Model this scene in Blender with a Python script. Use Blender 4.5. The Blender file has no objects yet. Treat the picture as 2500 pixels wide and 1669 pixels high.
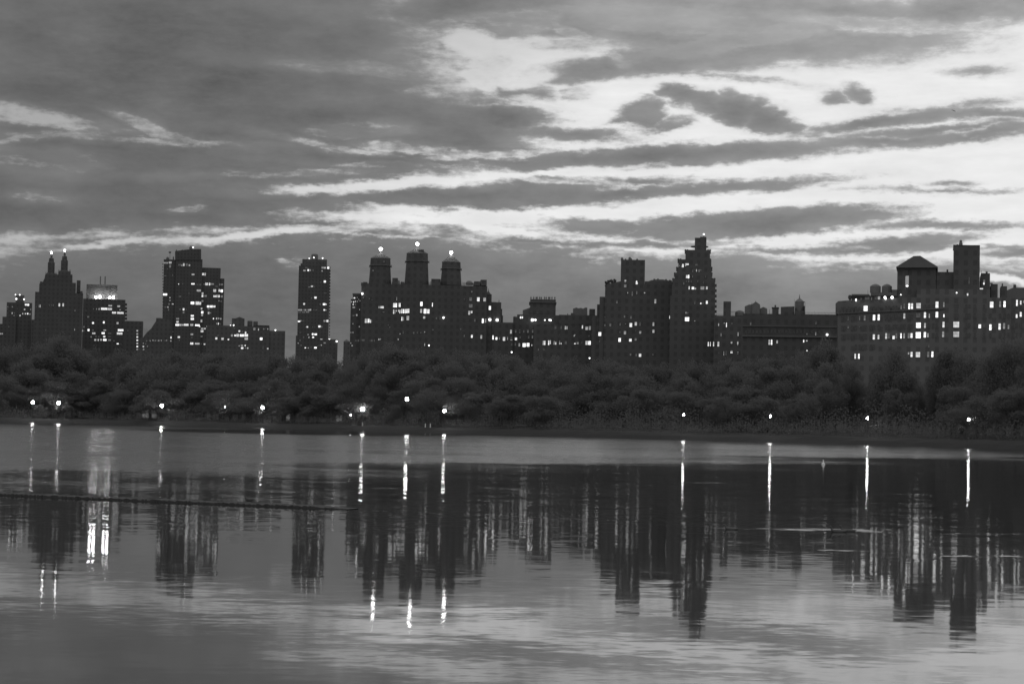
import bpy, math, random
from mathutils import Matrix, Vector
random.seed(7)
C = bpy.context.scene.collection
sc = bpy.context.scene

# ------------------------------------------------------------------ camera
FPX = 4861.0                     # focal length in pixels of the 2500 px wide photograph
CAMZ = 2.6
cd = bpy.data.cameras.new('camera')
cd.sensor_width = 36.0
cd.lens = FPX / 2500 * 36
cd.clip_start = 0.5
cd.clip_end = 20000
cam = bpy.data.objects.new('camera', cd)
C.objects.link(cam)
PITCH, ROLL = math.atan(201 / FPX), math.radians(1.1)
MR = (Matrix.Rotation(math.radians(90) + PITCH, 3, 'X') @ Matrix.Rotation(ROLL, 3, 'Z'))
cam.matrix_world = Matrix.Translation((0, 0, CAMZ)) @ MR.to_4x4()
sc.camera = cam

def ray(px, py):
    return MR @ Vector(((px - 1250) / FPX, -(py - 834.5) / FPX, -1))
def at_depth(px, py, Y):
    r = ray(px, py); t = Y / r.y
    return Vector((r.x * t, Y, CAMZ + r.z * t))
def on_water(px, py, z=0.0):
    r = ray(px, py); t = (z - CAMZ) / r.z
    return Vector((r.x * t, r.y * t, z))
DEG = 0.01254                    # one sky unit in degrees (about a pixel of the 2349 px view)
def sky_uv(x, y):                # 2349 px view -> azimuth / elevation in sky units
    r = ray(x * 2500 / 2349, y * 2500 / 2349).normalized()
    return math.degrees(math.atan2(r.x, r.y)) / DEG, math.degrees(math.asin(r.z)) / DEG

# ------------------------------------------------------------------ node helper
class NT:
    def __init__(s, tree): s.t = tree; s.L = tree.links; s.N = tree.nodes
    def n(s, typ, **kw):
        nd = s.N.new(typ)
        ins = kw.pop('i', {})
        for k, v in kw.items(): setattr(nd, k, v)
        for k, v in ins.items(): s.set(nd.inputs[k], v)
        return nd
    def set(s, sock, v):
        if isinstance(v, bpy.types.NodeSocket): s.L.new(v, sock)
        else: sock.default_value = v
    def m(s, op, a, b=None, c=None, clamp=False):
        nd = s.N.new('ShaderNodeMath'); nd.operation = op; nd.use_clamp = clamp
        for k, v in enumerate((a, b, c)):
            if v is not None: s.set(nd.inputs[k], v)
        return nd.outputs[0]
    def v(s, op, a, b=None):
        nd = s.N.new('ShaderNodeVectorMath'); nd.operation = op
        s.set(nd.inputs[0], a)
        if b is not None: s.set(nd.inputs[3 if op == 'SCALE' else 1], b)
        return nd.outputs['Value' if op in ('LENGTH', 'DOT_PRODUCT') else 'Vector']
    def mix(s, f, a, b):
        return s.m('MULTIPLY_ADD', f, s.m('SUBTRACT', b, a), a)
    def sep(s, a): 
        nd = s.N.new('ShaderNodeSeparateXYZ'); s.set(nd.inputs[0], a); return nd.outputs
    def comb(s, x, y, z=0.0):
        nd = s.N.new('ShaderNodeCombineXYZ')
        for k, q in enumerate((x, y, z)): s.set(nd.inputs[k], q)
        return nd.outputs[0]
    def ss(s, x, a, b):
        nd = s.N.new('ShaderNodeMapRange'); nd.interpolation_type = 'SMOOTHSTEP'
        s.set(nd.inputs['Value'], x); nd.inputs['From Min'].default_value = a; nd.inputs['From Max'].default_value = b
        return nd.outputs['Result']
    def noise(s, vec, scale, detail=3, rough=.5, col=False):
        nd = s.N.new('ShaderNodeTexNoise'); s.set(nd.inputs['Vector'], vec)
        nd.inputs['Scale'].default_value = scale; nd.inputs['Detail'].default_value = detail
        nd.inputs['Roughness'].default_value = rough
        return nd.outputs['Color' if col else 'Fac']

# ------------------------------------------------------------------ sky
# (x, y, rx, ry, tilt) in the 2349 px view: soft banks of cloud, each with its own bearing and elevation
CLOUD = [
 (350,150,672,345,0),(700,300,560,120,0),(250,440,690,95,-3),(640,506,240,17,-2),
 (1120,448,360,30,0),(1530,437,390,15,-3),(1250,424,150,14,0),(1480,416,90,8,0),
 (1560,357,480,26,-2.5),(1120,352,220,26,4),(2060,326,330,13,-2),(2290,302,130,14,-8),
 (1535,212,30,18,0),(1570,222,50,24,12),(1625,228,22,16,0),(1665,222,20,14,0),(1730,248,28,20,0),(1790,262,22,14,0),(1625,240,65,26,14),(1690,255,70,36,10),(1760,275,70,30,14),(1810,295,42,15,10),(1475,262,62,34,-12,12),(1440,280,52,18,-5,8),(1530,288,60,18,-15,6),(1300,104,60,10,0,1),(1140,145,22,13,0,-1),(1030,145,24,6,20,0),(1325,215,30,12,0,-2),
 (1195,213,72,20,2),(1170,268,100,28,5),(1290,310,150,14,3),
 (1905,222,28,16,0),(1965,218,34,20,20),(2250,162,50,8,0),
 (2050,276,250,15,-8),(2240,258,170,14,3),(2130,300,210,13,-4),
 (1740,512,335,34,-3),(1370,522,120,18,2),(2170,518,215,10,1),(1960,490,120,14,3),
 (2040,563,210,19,-4),(2310,580,80,13,0),(1820,578,170,7,2),
 (760,790,1120,270,0),(2000,770,760,165,0),(1480,700,440,110,-6),
 (1290,558,200,11,3),(1085,511,55,7,2),(1500,560,150,8,0),
 (1720,55,520,88,4),(1400,150,170,30,-10),(1650,120,300,45,-5),(1250,25,420,62,0),(2240,20,230,50,-6),(2050,95,160,14,-4),
 (1650,172,110,5,8),(2180,421,40,5,0),(2170,438,110,4,2),
 (1000,-520,3200,430,0)]
CLEAR = [
 (30,262,150,17,6,-10),(90,282,110,9,4,-6),(312,274,42,9,12,-3),(345,290,55,10,18,-4),(390,312,48,8,14,-3),(280,300,40,6,5,-1),(320,322,110,4,1,-3),(170,308,90,5,-4,-1),(45,318,45,4,-8,-3),
 (60,372,75,20,10,2),(150,372,50,18,0,2),(770,338,70,5,9,-3),(910,342,70,8,5,-4),(1010,350,120,7,3,-4),(1180,352,120,6,-4,-4),(760,395,130,4,-2,1),(1000,388,120,5,2,0),(860,160,150,10,3,3),(820,300,90,12,0,3),
 (1700,90,130,14,-8,7),(2050,60,150,12,6,0),(2280,62,60,12,0,-2),(1480,45,140,16,4,7),(1350,95,60,8,30,0),
 (720,432,90,9,2),(900,424,240,13,-3),(1230,398,230,7,-3),(424,481,24,5,-3,-3),(75,455,28,3,0,-2),(1290,415,90,7,2,-3),
 (560,541,215,10,-5),(250,559,150,7,-7),(960,503,265,17,1),(1160,528,130,13,9),(860,540,80,2,2),(668,606,26,5,18,-1),(700,612,22,9,30,1),
 (1085,105,70,38,15,-24),(1160,150,105,52,10,-14),(1220,100,60,16,0,-10),(1095,185,50,26,35,-14),(1130,60,120,22,-5,2),(1260,240,90,9,10),(1400,296,70,8,0),
 (2080,591,190,8,-3),(1480,573,110,6,2),(1760,563,130,6,2),(2300,640,70,9,8)]
def build_world():
    w = bpy.data.worlds.new('World'); sc.world = w; w.use_nodes = True
    g = NT(w.node_tree); g.N.clear()
    d = g.n('ShaderNodeTexCoord').outputs['Generated']
    x, y, z = g.sep(d)[:3]
    az = g.m('MULTIPLY', g.m('ARCTAN2', x, y), 180 / math.pi / DEG)
    el = g.m('MULTIPLY', g.m('ARCSINE', z), 180 / math.pi / DEG)
    flat = g.comb(az, g.m('MULTIPLY', el, 2.3))
    w1 = g.sep(g.noise(flat, 1 / 150., 4, .6, True))
    w2 = g.sep(g.noise(flat, 1 / 42., 5, .62, True))
    u = g.m('ADD', az, g.m('ADD', g.m('MULTIPLY', g.m('SUBTRACT', w1[0], .5), 90), g.m('MULTIPLY', g.m('SUBTRACT', w2[0], .5), 34)))
    v = g.m('ADD', el, g.m('ADD', g.m('MULTIPLY', g.m('SUBTRACT', w1[1], .5), 34), g.m('MULTIPLY', g.m('SUBTRACT', w2[1], .5), 20)))
    def blob(s, F):          # F rides along on z (scaled away) so that the strokes are evaluated one after another
        P = g.comb(u, v, F)
        cx, cy = sky_uv(s[0], s[1])
        mp = g.n('ShaderNodeMapping', vector_type='TEXTURE')
        g.set(mp.inputs['Vector'], P)
        mp.inputs['Location'].default_value = (cx, cy, 0)
        mp.inputs['Rotation'].default_value = (0, 0, math.radians(-(s[4] - 1.1)))
        mp.inputs['Scale'].default_value = (s[2], s[3], 1e9)
        return g.v('LENGTH', mp.outputs[0]), min(s[3], 60), (s[5] if len(s) > 5 else None)
    F = -40.0
    for s in CLOUD:
        l, r, lim = blob(s, F)
        r = r * (1.25 if r < 45 else 1)
        q = g.m('MULTIPLY_ADD', l, -r, float(r))
        if lim is not None: q = g.m('MINIMUM', q, float(lim))
        F = g.m('MAXIMUM', q, F)
    for s in CLEAR:
        l, r, lim = blob(s, F); r *= 1.5 if r < 16 else 1.0
        q = g.m('MULTIPLY_ADD', l, r, -float(r))
        if lim is not None: q = g.m('MAXIMUM', q, float(lim) + 4.5)
        F = g.m('MINIMUM', q, F)
    fine = g.m('SUBTRACT', g.noise(flat, 1 / 26., 6, .65), .5)
    mid = g.m('SUBTRACT', g.noise(g.v('MULTIPLY', flat, (.45, 1, 1)), 1 / 55., 5, .6), .5)
    F = g.m('ADD', F, g.m('ADD', g.m('MULTIPLY', fine, 17), g.m('MULTIPLY', mid, 28)))
    softness = g.m('MULTIPLY', g.m('ADD', g.m('MULTIPLY', g.ss(el, 450, 1000), .75), .08), g.m('MULTIPLY_ADD', g.noise(flat, 1 / 240., 2), 1.6, .1), clamp=True)
    mask = g.mix(softness, g.ss(F, -8, 7), g.ss(F, -19, 15))
    # cloud and clear-sky radiance, both with broad texture
    broad = g.m('SUBTRACT', g.noise(flat, 1 / 190., 5, .55), .5)
    thick = g.m('MULTIPLY_ADD', g.ss(F, -6, 42), -.27, 1.21)
    side = g.ss(az, -900, 900)
    cloud = g.mix(side, .146, .235)
    cloud = g.m('MULTIPLY', cloud, g.m('ADD', 1.0, g.m('ADD', g.m('MULTIPLY', broad, .85), g.m('ADD', g.m('MULTIPLY', fine, .3), g.m('MULTIPLY', mid, .35)))))
    cloud = g.m('MULTIPLY', cloud, thick)
    high = g.m('MULTIPLY', g.ss(el, 640, 1000), g.ss(az, -300, 300))
    cloud = g.m('MULTIPLY', cloud, g.m('ADD', 1.0, g.m('MULTIPLY', high, .45)))
    sky = g.n('ShaderNodeTexSky', sky_type='NISHITA', sun_disc=False, sun_elevation=math.radians(2.0),
              sun_rotation=math.radians(14), air_density=1.0, dust_density=1.5, altitude=20)
    bw = g.n('ShaderNodeRGBToBW', i={'Color': sky.outputs[0]}).outputs[0]
    clear = g.m('MULTIPLY', bw, SKYK)
    
    clear = g.m('MINIMUM', clear, .83)
    clear = g.m('MULTIPLY', clear, g.m('ADD', 1.0, g.m('MULTIPLY', g.m('ADD', broad, mid), .22)))
    lum = g.mix(mask, clear, cloud)
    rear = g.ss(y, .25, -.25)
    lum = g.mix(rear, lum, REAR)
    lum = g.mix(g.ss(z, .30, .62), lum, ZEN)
    low = g.ss(z, .0, -.03)
    lum = g.mix(low, lum, .03)
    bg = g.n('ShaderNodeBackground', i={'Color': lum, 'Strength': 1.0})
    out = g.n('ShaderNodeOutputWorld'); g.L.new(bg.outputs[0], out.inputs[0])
    w.cycles.sampling_method = 'MANUAL'; w.cycles.sample_map_resolution = 512
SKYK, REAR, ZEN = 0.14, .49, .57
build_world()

sc.view_settings.view_transform = 'Standard'; sc.view_settings.look = 'None'
sc.view_settings.exposure = 0; sc.view_settings.gamma = 1
sc.render.engine = 'CYCLES'
sc.cycles.max_bounces = 5; sc.cycles.diffuse_bounces = 2; sc.cycles.glossy_bounces = 3
sc.cycles.sample_clamp_indirect = .8
sc.cycles.use_denoising = True
sc.cycles.filter_width = 1.55
sc.cycles.use_adaptive_sampling = False

# ------------------------------------------------------------------ materials
def mat(name, base, rough=.85, var=.25, scale=.15, metal=0, spec=.2, grid=0):
    m = bpy.data.materials.new(name); m.use_nodes = True
    g = NT(m.node_tree); b = g.N['Principled BSDF']
    pos = g.n('ShaderNodeNewGeometry').outputs['Position']
    f = g.m('ADD', 1.0 , g.m('MULTIPLY', g.m('SUBTRACT', g.noise(pos, scale, 5, .6), .5), var * 2))
    val = g.m('MULTIPLY', f, base)
    if grid:                                 # rows of dark panes far too small to tell apart
        tc = g.sep(g.n('ShaderNodeTexCoord').outputs['Object'])
        gx = g.m('FRACT', g.m('MULTIPLY', tc[0], 1 / 3.1)); gz = g.m('FRACT', g.m('MULTIPLY', tc[2], 1 / 3.3))
        win = g.m('MULTIPLY', g.m('LESS_THAN', g.m('ABSOLUTE', g.m('SUBTRACT', gx, .5)), .22),
                  g.m('LESS_THAN', g.m('ABSOLUTE', g.m('SUBTRACT', gz, .5)), .27))
        val = g.m('MULTIPLY', val, g.m('SUBTRACT', 1.0, g.m('MULTIPLY', win, grid)))
    col = g.n('ShaderNodeCombineColor')
    for k in range(3): g.L.new(val, col.inputs[k])
    g.L.new(col.outputs[0], b.inputs['Base Color'])
    b.inputs['Roughness'].default_value = rough; b.inputs['Metallic'].default_value = metal
    b.inputs['Specular IOR Level'].default_value = spec
    return m
def glow(name, lo, hi, power=1.0, nee=False, curtain=True):
    m = bpy.data.materials.new(name); m.use_nodes = True
    g = NT(m.node_tree); g.N.clear()
    r = g.n('ShaderNodeObjectInfo').outputs['Random']
    s = g.mix(g.m('POWER', r, power), lo, hi)
    if curtain:
        p = g.n('ShaderNodeTexCoord').outputs['Object']
        c = g.noise(g.v('MULTIPLY', p, (2.2, 1.0, .5)), 1.0, 2)
        s = g.m('MULTIPLY', s, g.m('MULTIPLY_ADD', c, 1.8, .1))
    e = g.n('ShaderNodeEmission', i={'Color': (1, 1, 1, 1), 'Strength': s})
    o = g.n('ShaderNodeOutputMaterial'); g.L.new(e.outputs[0], o.inputs[0])
    m.cycles.emission_sampling = 'AUTO' if nee else 'NONE'
    return m
def leaf_mat():
    m = bpy.data.materials.new('foliage'); m.use_nodes = True
    g = NT(m.node_tree); g.N.clear()
    pos = g.n('ShaderNodeNewGeometry').outputs['Position']
    v = g.m('MULTIPLY', g.m('MULTIPLY_ADD', g.noise(pos, .22, 3), .2, .9), .080)
    c = g.comb(v, v, v)
    d = g.n('ShaderNodeBsdfDiffuse', i={'Color': c}); t = g.n('ShaderNodeBsdfTranslucent', i={'Color': g.v('SCALE', c, 1.25)})
    a = g.N.new('ShaderNodeAddShader'); g.L.new(d.outputs[0], a.inputs[0]); g.L.new(t.outputs[0], a.inputs[1])
    o = g.n('ShaderNodeOutputMaterial'); g.L.new(a.outputs[0], o.inputs[0])
    return m
M = dict(
 brick=mat('dark_brick', .10, grid=.22), stone=mat('limestone', .09, grid=.2), pale=mat('pale_brick', .135, grid=.25),
 concrete=mat('concrete', .09, grid=.25), roof=mat('roof_felt', .12), metal=mat('dark_metal', .12, .5, .1, spec=.4),
 wood=mat('tank_timber', .16, scale=.8), slate=mat('slate', .13), trim=mat('stone_trim', .14),
 white=mat('white_panel', .10), glass=mat('dark_glass', .07, .25, .3, .5, spec=.4), frame=mat('window_frame', .14),
 leaf=leaf_mat(), bark=mat('bark', .10), soil=mat('grass_and_soil', .07, scale=.05),
 bank=mat('stone_bank', .04, scale=1.2), rock=mat('wet_stone', .035, .5, .4, 2.0), feather=mat('feathers', .09, .6, .4, 6),
 path=mat('gravel_path', .04), buoy=mat('white_paint', .8, .4, .05), post=mat('painted_iron', .08, .4, .1, spec=.4),
 winB=glow('window_bright', .4, 1.9, 1.4), winM=glow('window_soft', .14, .6, 1.5), winD=glow('window_faint', .05, .13, 1.0),
 lampR=glow('roof_lamp_glow', 3, 3.1, 1, True, False), beacon=glow('beacon_glow', 24, 24.1, 1, True, False),
 flood=glow('floodlight_glow', 60, 60.1, 1, True, False), lamp=glow('park_lamp_glow', 85, 85.1, 1, True, False),
 tiny=glow('small_lamp_glow', 4, 4.1, 1, True, False))

# ------------------------------------------------------------------ mesh helpers
def mesh_obj(name, verts, faces, mats, parent=None, fm=None, smooth=False):
    me = bpy.data.meshes.new(name)
    me.from_pydata([tuple(v) for v in verts], [], faces)
    for m in (mats if isinstance(mats, (list, tuple)) else [mats]): me.materials.append(m)
    if fm:
        me.polygons.foreach_set('material_index', fm)
    if smooth: me.polygons.foreach_set('use_smooth', [True] * len(me.polygons))
    me.update()
    o = bpy.data.objects.new(name, me); C.objects.link(o)
    if parent: o.parent = parent
    return o
def tag(o, label=None, cat=None, group=None, kind=None):
    for k, v in (('label', label), ('category', cat), ('group', group), ('kind', kind)):
        if v: o[k] = v
    return o
def empty(name, loc, rz=0):
    o = bpy.data.objects.new(name, None); C.objects.link(o); o.location = loc; o.rotation_euler = (0, 0, rz)
    o.empty_display_size = 1
    return o
class MB:
    def __init__(s): s.v = []; s.f = []; s.m = []
    def add(s, v, f, m=0):
        b = len(s.v); s.v += v; s.f += [tuple(b + k for k in q) for q in f]; s.m += [m] * len(f); return s
    def box(s, x0, x1, y0, y1, z0, z1, m=0):
        v = [(x, y, z) for z in (z0, z1) for y in (y0, y1) for x in (x0, x1)]
        return s.add(v, [(0, 2, 3, 1), (4, 5, 7, 6), (0, 1, 5, 4), (2, 6, 7, 3), (0, 4, 6, 2), (1, 3, 7, 5)], m)
    def rings(s, cx, cy, prof, n=8, rot=None, m=0, sy=1.0):     # prof: (z, r)
        rot = math.pi / n if rot is None else rot
        v = []
        for z, r in prof:
            r = max(r, .001)
            v += [(cx + r * math.cos(rot + 2 * math.pi * k / n), cy + sy * r * math.sin(rot + 2 * math.pi * k / n), z) for k in range(n)]
        f = []
        for i in range(len(prof) - 1):
            for k in range(n):
                a, b = i * n + k, i * n + (k + 1) % n
                f.append((a, b, b + n, a + n))
        f.append(tuple(reversed(range(n)))); f.append(tuple((len(prof) - 1) * n + k for k in range(n)))
        return s.add(v, f, m)
    def tube(s, p, q, r0, r1, n=6, m=0):
        p, q = Vector(p), Vector(q); d = (q - p).normalized()
        a = d.orthogonal().normalized(); b = d.cross(a)
        v = [tuple(c + (a * math.cos(2 * math.pi * k / n) + b * math.sin(2 * math.pi * k / n)) * r) for c, r in ((p, r0), (q, r1)) for k in range(n)]
        f = [(k, (k + 1) % n, n + (k + 1) % n, n + k) for k in range(n)] + [tuple(reversed(range(n))), tuple(range(n, 2 * n))]
        return s.add(v, f, m)
    def ball(s, c, r, n=10, h=6, m=0, sz=1.0):
        return s.rings(c[0], c[1], [(c[2] - sz * r * math.cos(math.pi * k / h), r * math.sin(math.pi * k / h)) for k in range(h + 1)], n, 0, m)
    def build(s, name, mats, parent=None, smooth=False):
        return mesh_obj(name, s.v, s.f, mats, parent, s.m if any(s.m) else None, smooth)

# zoomed views of the photograph that the measurements below were read from: origin and scale
Z = {0: (0, 0, 1), 1: (0, 580, 5.2278), 2: (340, 580, 5.2278), 3: (640, 580, 5.2269), 4: (840, 570, 5.0575),
     5: (1220, 680, 7.468), 6: (1450, 560, 4.7515), 7: (1740, 680, 6.909), 8: (2020, 560, 4.127)}
class B:
    """a building measured in one view of the photograph; local x runs along its front, local -y faces the water"""
    def __init__(s, name, label, cat, k, refx, Y, yaw=None, gz=2.4, group=None):
        s.k = k; s.gz = gz
        px, py = s.px(refx, 1200)
        p = at_depth(px, py, Y)
        s.O = Vector((p.x, Y, gz)); a = -math.atan2(p.x, Y) if yaw is None else math.radians(yaw)      # fronts face the park
        s.u = Vector((math.cos(a), math.sin(a), 0)); s.n = Vector((math.sin(a), -math.cos(a), 0))
        s.e = empty(name, s.O, a); tag(s.e, label, cat, group)
        s.rects = []
    def px(s, x, y):
        o = Z[s.k]; return o[0] + x / o[2], o[1] + y / o[2]
    def hit(s, x, y, d=0.0):
        r = ray(*s.px(x, y)); c = Vector((0, 0, CAMZ))
        t = (d - (c - s.O).dot(s.n)) / r.dot(s.n)
        p = c + r * t - s.O
        return p.dot(s.u), p.z
    def box(s, part, x0, x1, yt, yb=None, f=0.0, b=-20.0, m='brick'):
        ym = min((yt + (yb if yb else 1300)) / 2, 1300 if yt < 1250 else yt)
        u0 = s.hit(x0, ym, f)[0]; u1 = s.hit(x1, ym, f)[0]
        if f <= -1.5 and yb is not None:        # the outline includes the side that shows behind the front
            bb = max(b, f - 25); u0 = max(u0, s.hit(x0, ym, bb)[0]); u1 = min(u1, s.hit(x1, ym, bb)[0])
        z1 = s.hit((x0 + x1) / 2, yt, f)[1]; z0 = s.hit((x0 + x1) / 2, yb, f)[1] if yb is not None else -1.0
        s.rects.append((x0, x1, yt, yb if yb is not None else 9999, f))
        return MB().box(u0, u1, -f, -b, z0, z1).build(part, M[m], s.e)
    def poly(s, part, pts, f=0.0, b=-20.0, m='brick', reg=True):
        q = [s.hit(x, y, f) for x, y in pts]; n = len(q)
        v = [(a, -f, z) for a, z in q] + [(a, -b, z) for a, z in q]
        fc = [tuple(range(n)), tuple(reversed(range(n, 2 * n)))] + [(k, n + k, n + (k + 1) % n, (k + 1) % n) for k in range(n)]
        if reg: s.rects.append((min(p[0] for p in pts), max(p[0] for p in pts), min(p[1] for p in pts), max(p[1] for p in pts), f))
        return mesh_obj(part, v, fc, M[m], s.e)
    def lathe(s, part, prof, d=-8.0, n=8, m='brick', rot=None):      # prof: (x0, x1, y) from the bottom up
        P = []
        for x0, x1, y in prof:
            u0, z = s.hit(x0, y, d); u1, _ = s.hit(x1, y, d); P.append((u0, u1, z))
        c = sum((a + b) / 2 for a, b, z in P) / len(P)
        mb = MB().rings(c, -d, [(z, (b - a) / 2 / math.cos(math.pi / n) if n > 4 else (b - a) / 2 * 1.414) for a, b, z in P], n, rot)
        fr = d + (P[0][1] - P[0][0]) / 2
        s.rects.append((min(p[0] for p in prof), max(p[1] for p in prof), prof[-1][2], prof[0][2], fr))
        return mb.build(part, M[m], s.e)
    def front(s, x, y):
        c = [r[4] for r in s.rects if r[0] - 3 <= x <= r[1] + 3 and r[2] - 3 <= y <= r[3] + 3]
        return max(c) if c else 0.0
    def lampo(s, part, x, y, r, m='lampR', d=None, sz=1.0):
        d = s.front(x, y) + .6 if d is None else d
        u, z = s.hit(x, y, d); R = abs(s.hit(x + r, y, d)[0] - u)
        return MB().ball((u, -d, z), R, 12, 8, 0, sz).build(part, M[m], s.e)
    def pole(s, part, x, y0, y1, w, d=-6.0, m='metal'):
        u, z0 = s.hit(x, y0, d); _, z1 = s.hit(x, y1, d); r = abs(s.hit(x + w / 2, y0, d)[0] - u)
        return MB().tube((u, -d, z0), (u, -d, z1), r, r * .7).build(part, M[m], s.e)
    def win(s, items, part='lit_window'):
        for it in items:
            x, y = it[0], it[1]; rest = list(it[2:])
            b = rest.pop() if rest and isinstance(rest[-1], str) else 'B'
            w = rest[0] if rest else 10; h = rest[1] if len(rest) > 1 else max(w * 1.1, 12)
            d = s.front(x, y) + .1
            u0, z1 = s.hit(x - w / 2, y - h / 2, d); u1, z0 = s.hit(x + w / 2, y + h / 2, d)
            if b == 'U':
                mat_, part_ = M['glass'], 'dark_window'
            else:
                mat_, part_ = M['win' + b], ('dim_window' if b == 'D' else part)
            W, H = u1 - u0, z1 - z0; t = min(.09, W * .1)
            cu, cz = (u0 + u1) / 2, (z0 + z1) / 2
            mb = MB()
            mb.add([(-W/2, 0, -H/2), (W/2, 0, -H/2), (W/2, 0, H/2), (-W/2, 0, H/2)], [(0, 1, 2, 3)], 0)
            for a0, a1, c0, c1 in ((-W/2-t, -W/2, -H/2-t, H/2+t), (W/2, W/2+t, -H/2-t, H/2+t), (-W/2, W/2, -H/2-t, -H/2), (-W/2, W/2, H/2, H/2+t)):
                mb.box(a0, a1, -.06, .08, c0, c1, 1)
            if W > 2.4: 
                for q in range(1, int(W / 1.5) + 1):
                    xx = -W/2 + W * q / (int(W / 1.5) + 1); mb.box(xx - .05, xx + .05, -.05, .02, -H/2, H/2, 1)
            mb.box(-W/2, W/2, -.05, .02, H * .05 - .04, H * .05 + .04, 1)
            o = mesh_obj(part_, mb.v, mb.f, [mat_, M['frame']], s.e, mb.m)
            o.location = (cu, -d, cz)

# ------------------------------------------------------------------ water, bank, ground
def water_material():
    m = bpy.data.materials.new('lake_water'); m.use_nodes = True
    g = NT(m.node_tree); b = g.N['Principled BSDF']
    pos = g.n('ShaderNodeNewGeometry').outputs['Position']
    X, Y, _ = g.sep(pos)[:3]
    p2 = g.comb(X, Y)
    wob = g.m('SUBTRACT', g.noise(p2, .03, 4, .6), .5)
    # open water ruffled by the breeze, calm lee on this side
    edge = g.m('SUBTRACT', g.m('SUBTRACT', Y, g.m('MULTIPLY_ADD', X, 1.75, 124)), g.m('MULTIPLY', wob, 150))
    rough = g.m('POWER', g.ss(edge, -45, 35), 1.6)
    gust = g.m('MULTIPLY_ADD', g.noise(g.v('MULTIPLY', p2, (.02, .05, 1)), 1.0, 3), 1.1, .45)
    rough = g.m('MULTIPLY', rough, gust)
    def ell(cx, cy, rx, ry, a=0.0, s0=1.0, s1=.6):
        mp = g.n('ShaderNodeMapping', vector_type='TEXTURE'); g.set(mp.inputs['Vector'], p2)
        mp.inputs['Location'].default_value = (cx, cy, 0); mp.inputs['Rotation'].default_value = (0, 0, a)
        mp.inputs['Scale'].default_value = (rx, ry, 1)
        return g.m('SUBTRACT', 1.0, g.ss(g.v('LENGTH', mp.outputs[0]), s1, s0))
    lee = ell(-46, 450, 44, 115, 0, 1.0, .5)
    rough = g.m('MULTIPLY', rough, g.m('SUBTRACT', 1.0, g.m('MULTIPLY', lee, .93)))
    wake = None
    wv = g.m('MULTIPLY', g.m('SUBTRACT', g.noise(g.v('MULTIPLY', p2, (.35, .1, 1)), 1.0, 3), .5), 2.6)
    p2s, p2 = p2, g.comb(X, g.m('ADD', Y, wv))
    for (px, py, wpx, hpx) in WAKES:
        c = on_water(px, py); e = on_water(px + wpx / 2, py); t = on_water(px, py - hpx / 2)
        k = ell(c.x, c.y, e.x - c.x, max(t.y - c.y, .3), math.atan2(e.y - c.y, e.x - c.x) * .0 - .02)
        wake = k if wake is None else g.m('MAXIMUM', wake, k)
    p2 = p2s
    patch = g.ss(g.noise(g.v('MULTIPLY', p2, (.55, .3, 1)), 1.0, 3), .38, .6)
    wake = g.m('MULTIPLY', wake, patch)
    wtex = g.ss(g.noise(g.v('MULTIPLY', p2, (.7, 5, 1)), 1.0, 3), .38, .62)
    wake = g.m('MULTIPLY', wake, wtex)
    calm = g.m('MULTIPLY_ADD', g.ss(g.noise(g.v('MULTIPLY', p2, (.05, .14, 1)), 1.0, 4), .35, .7), CALM1, g.m('MULTIPLY_ADD', g.ss(Y, 28, 85), .044, CALM0))
    amp1 = calm
    def slope(scale, amp, det=2, ro=.5, st=(1, 1, 1)):
        c = g.noise(g.v('MULTIPLY', p2, st), scale, det, ro, True)
        return g.v('SCALE', g.v('SUBTRACT', c, (.5, .5, .5)), amp)
    s = g.v('ADD', slope(4.2, g.m('MULTIPLY', amp1, 1.0), 3, .6, (.5, 1, 1)), slope(.9, g.m('MULTIPLY', amp1, .4), 1, .5, (.5, 1, 1)))
    s = g.v('ADD', s, slope(3.1, g.m('MULTIPLY', rough, ROUGH), 3, .6, (.8, 1, 1)))
    s = g.v('ADD', s, slope(9.0, g.m('MULTIPLY', wake, .09), 1, .5, (.5, 1, 1)))
    sx, sy, _s = g.sep(s)[:3]
    tilt = g.m('ADD', g.m('MULTIPLY', wake, -.03), g.m('MULTIPLY', rough, -BIAS))
    nrm = g.v('NORMALIZE', g.comb(g.m('MULTIPLY', sx, -1), g.m('ADD', g.m('MULTIPLY', sy, -1), tilt), 1.0))
    g.L.new(nrm, b.inputs['Normal'])
    b.inputs['Base Color'].default_value = (.022, .022, .022, 1)
    g.L.new(g.m('MULTIPLY_ADD', rough, .13, .042), b.inputs['Roughness'])
    b.inputs['IOR'].default_value = 1.37
    return m
CALM0, CALM1, ROUGH, BIAS = .009, .015, .15, .022
# (px, py, width, height) of disturbed streaks of water, in photo pixels
WAKES = [(1960, 1292, 540, 7), (2150, 1296, 150, 13), (2400, 1304, 220, 9), (2390, 1355, 230, 7), (2070, 1343, 160, 5),
         (930, 1190, 120, 5), (760, 1176, 150, 4), (1230, 1194, 90, 4), (1390, 1258, 80, 6), (1720, 1178, 140, 5), (1800, 1128, 300, 9), (700, 1200, 200, 3)]

def grid_sheet(name, x0, x1, ys, m):
    xs = [x0 + (x1 - x0) * k / 24 for k in range(25)]
    v = [(x, y, 0) for y in ys for x in xs]; n = 25
    f = [(j * n + i, j * n + i + 1, (j + 1) * n + i + 1, (j + 1) * n + i) for j in range(len(ys) - 1) for i in range(n - 1)]
    return mesh_obj(name, v, f, m)
tag(grid_sheet('water', -700, 700, [-60, 0, 60, 150, 300, 500, 800], water_material()), kind='structure')

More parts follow.
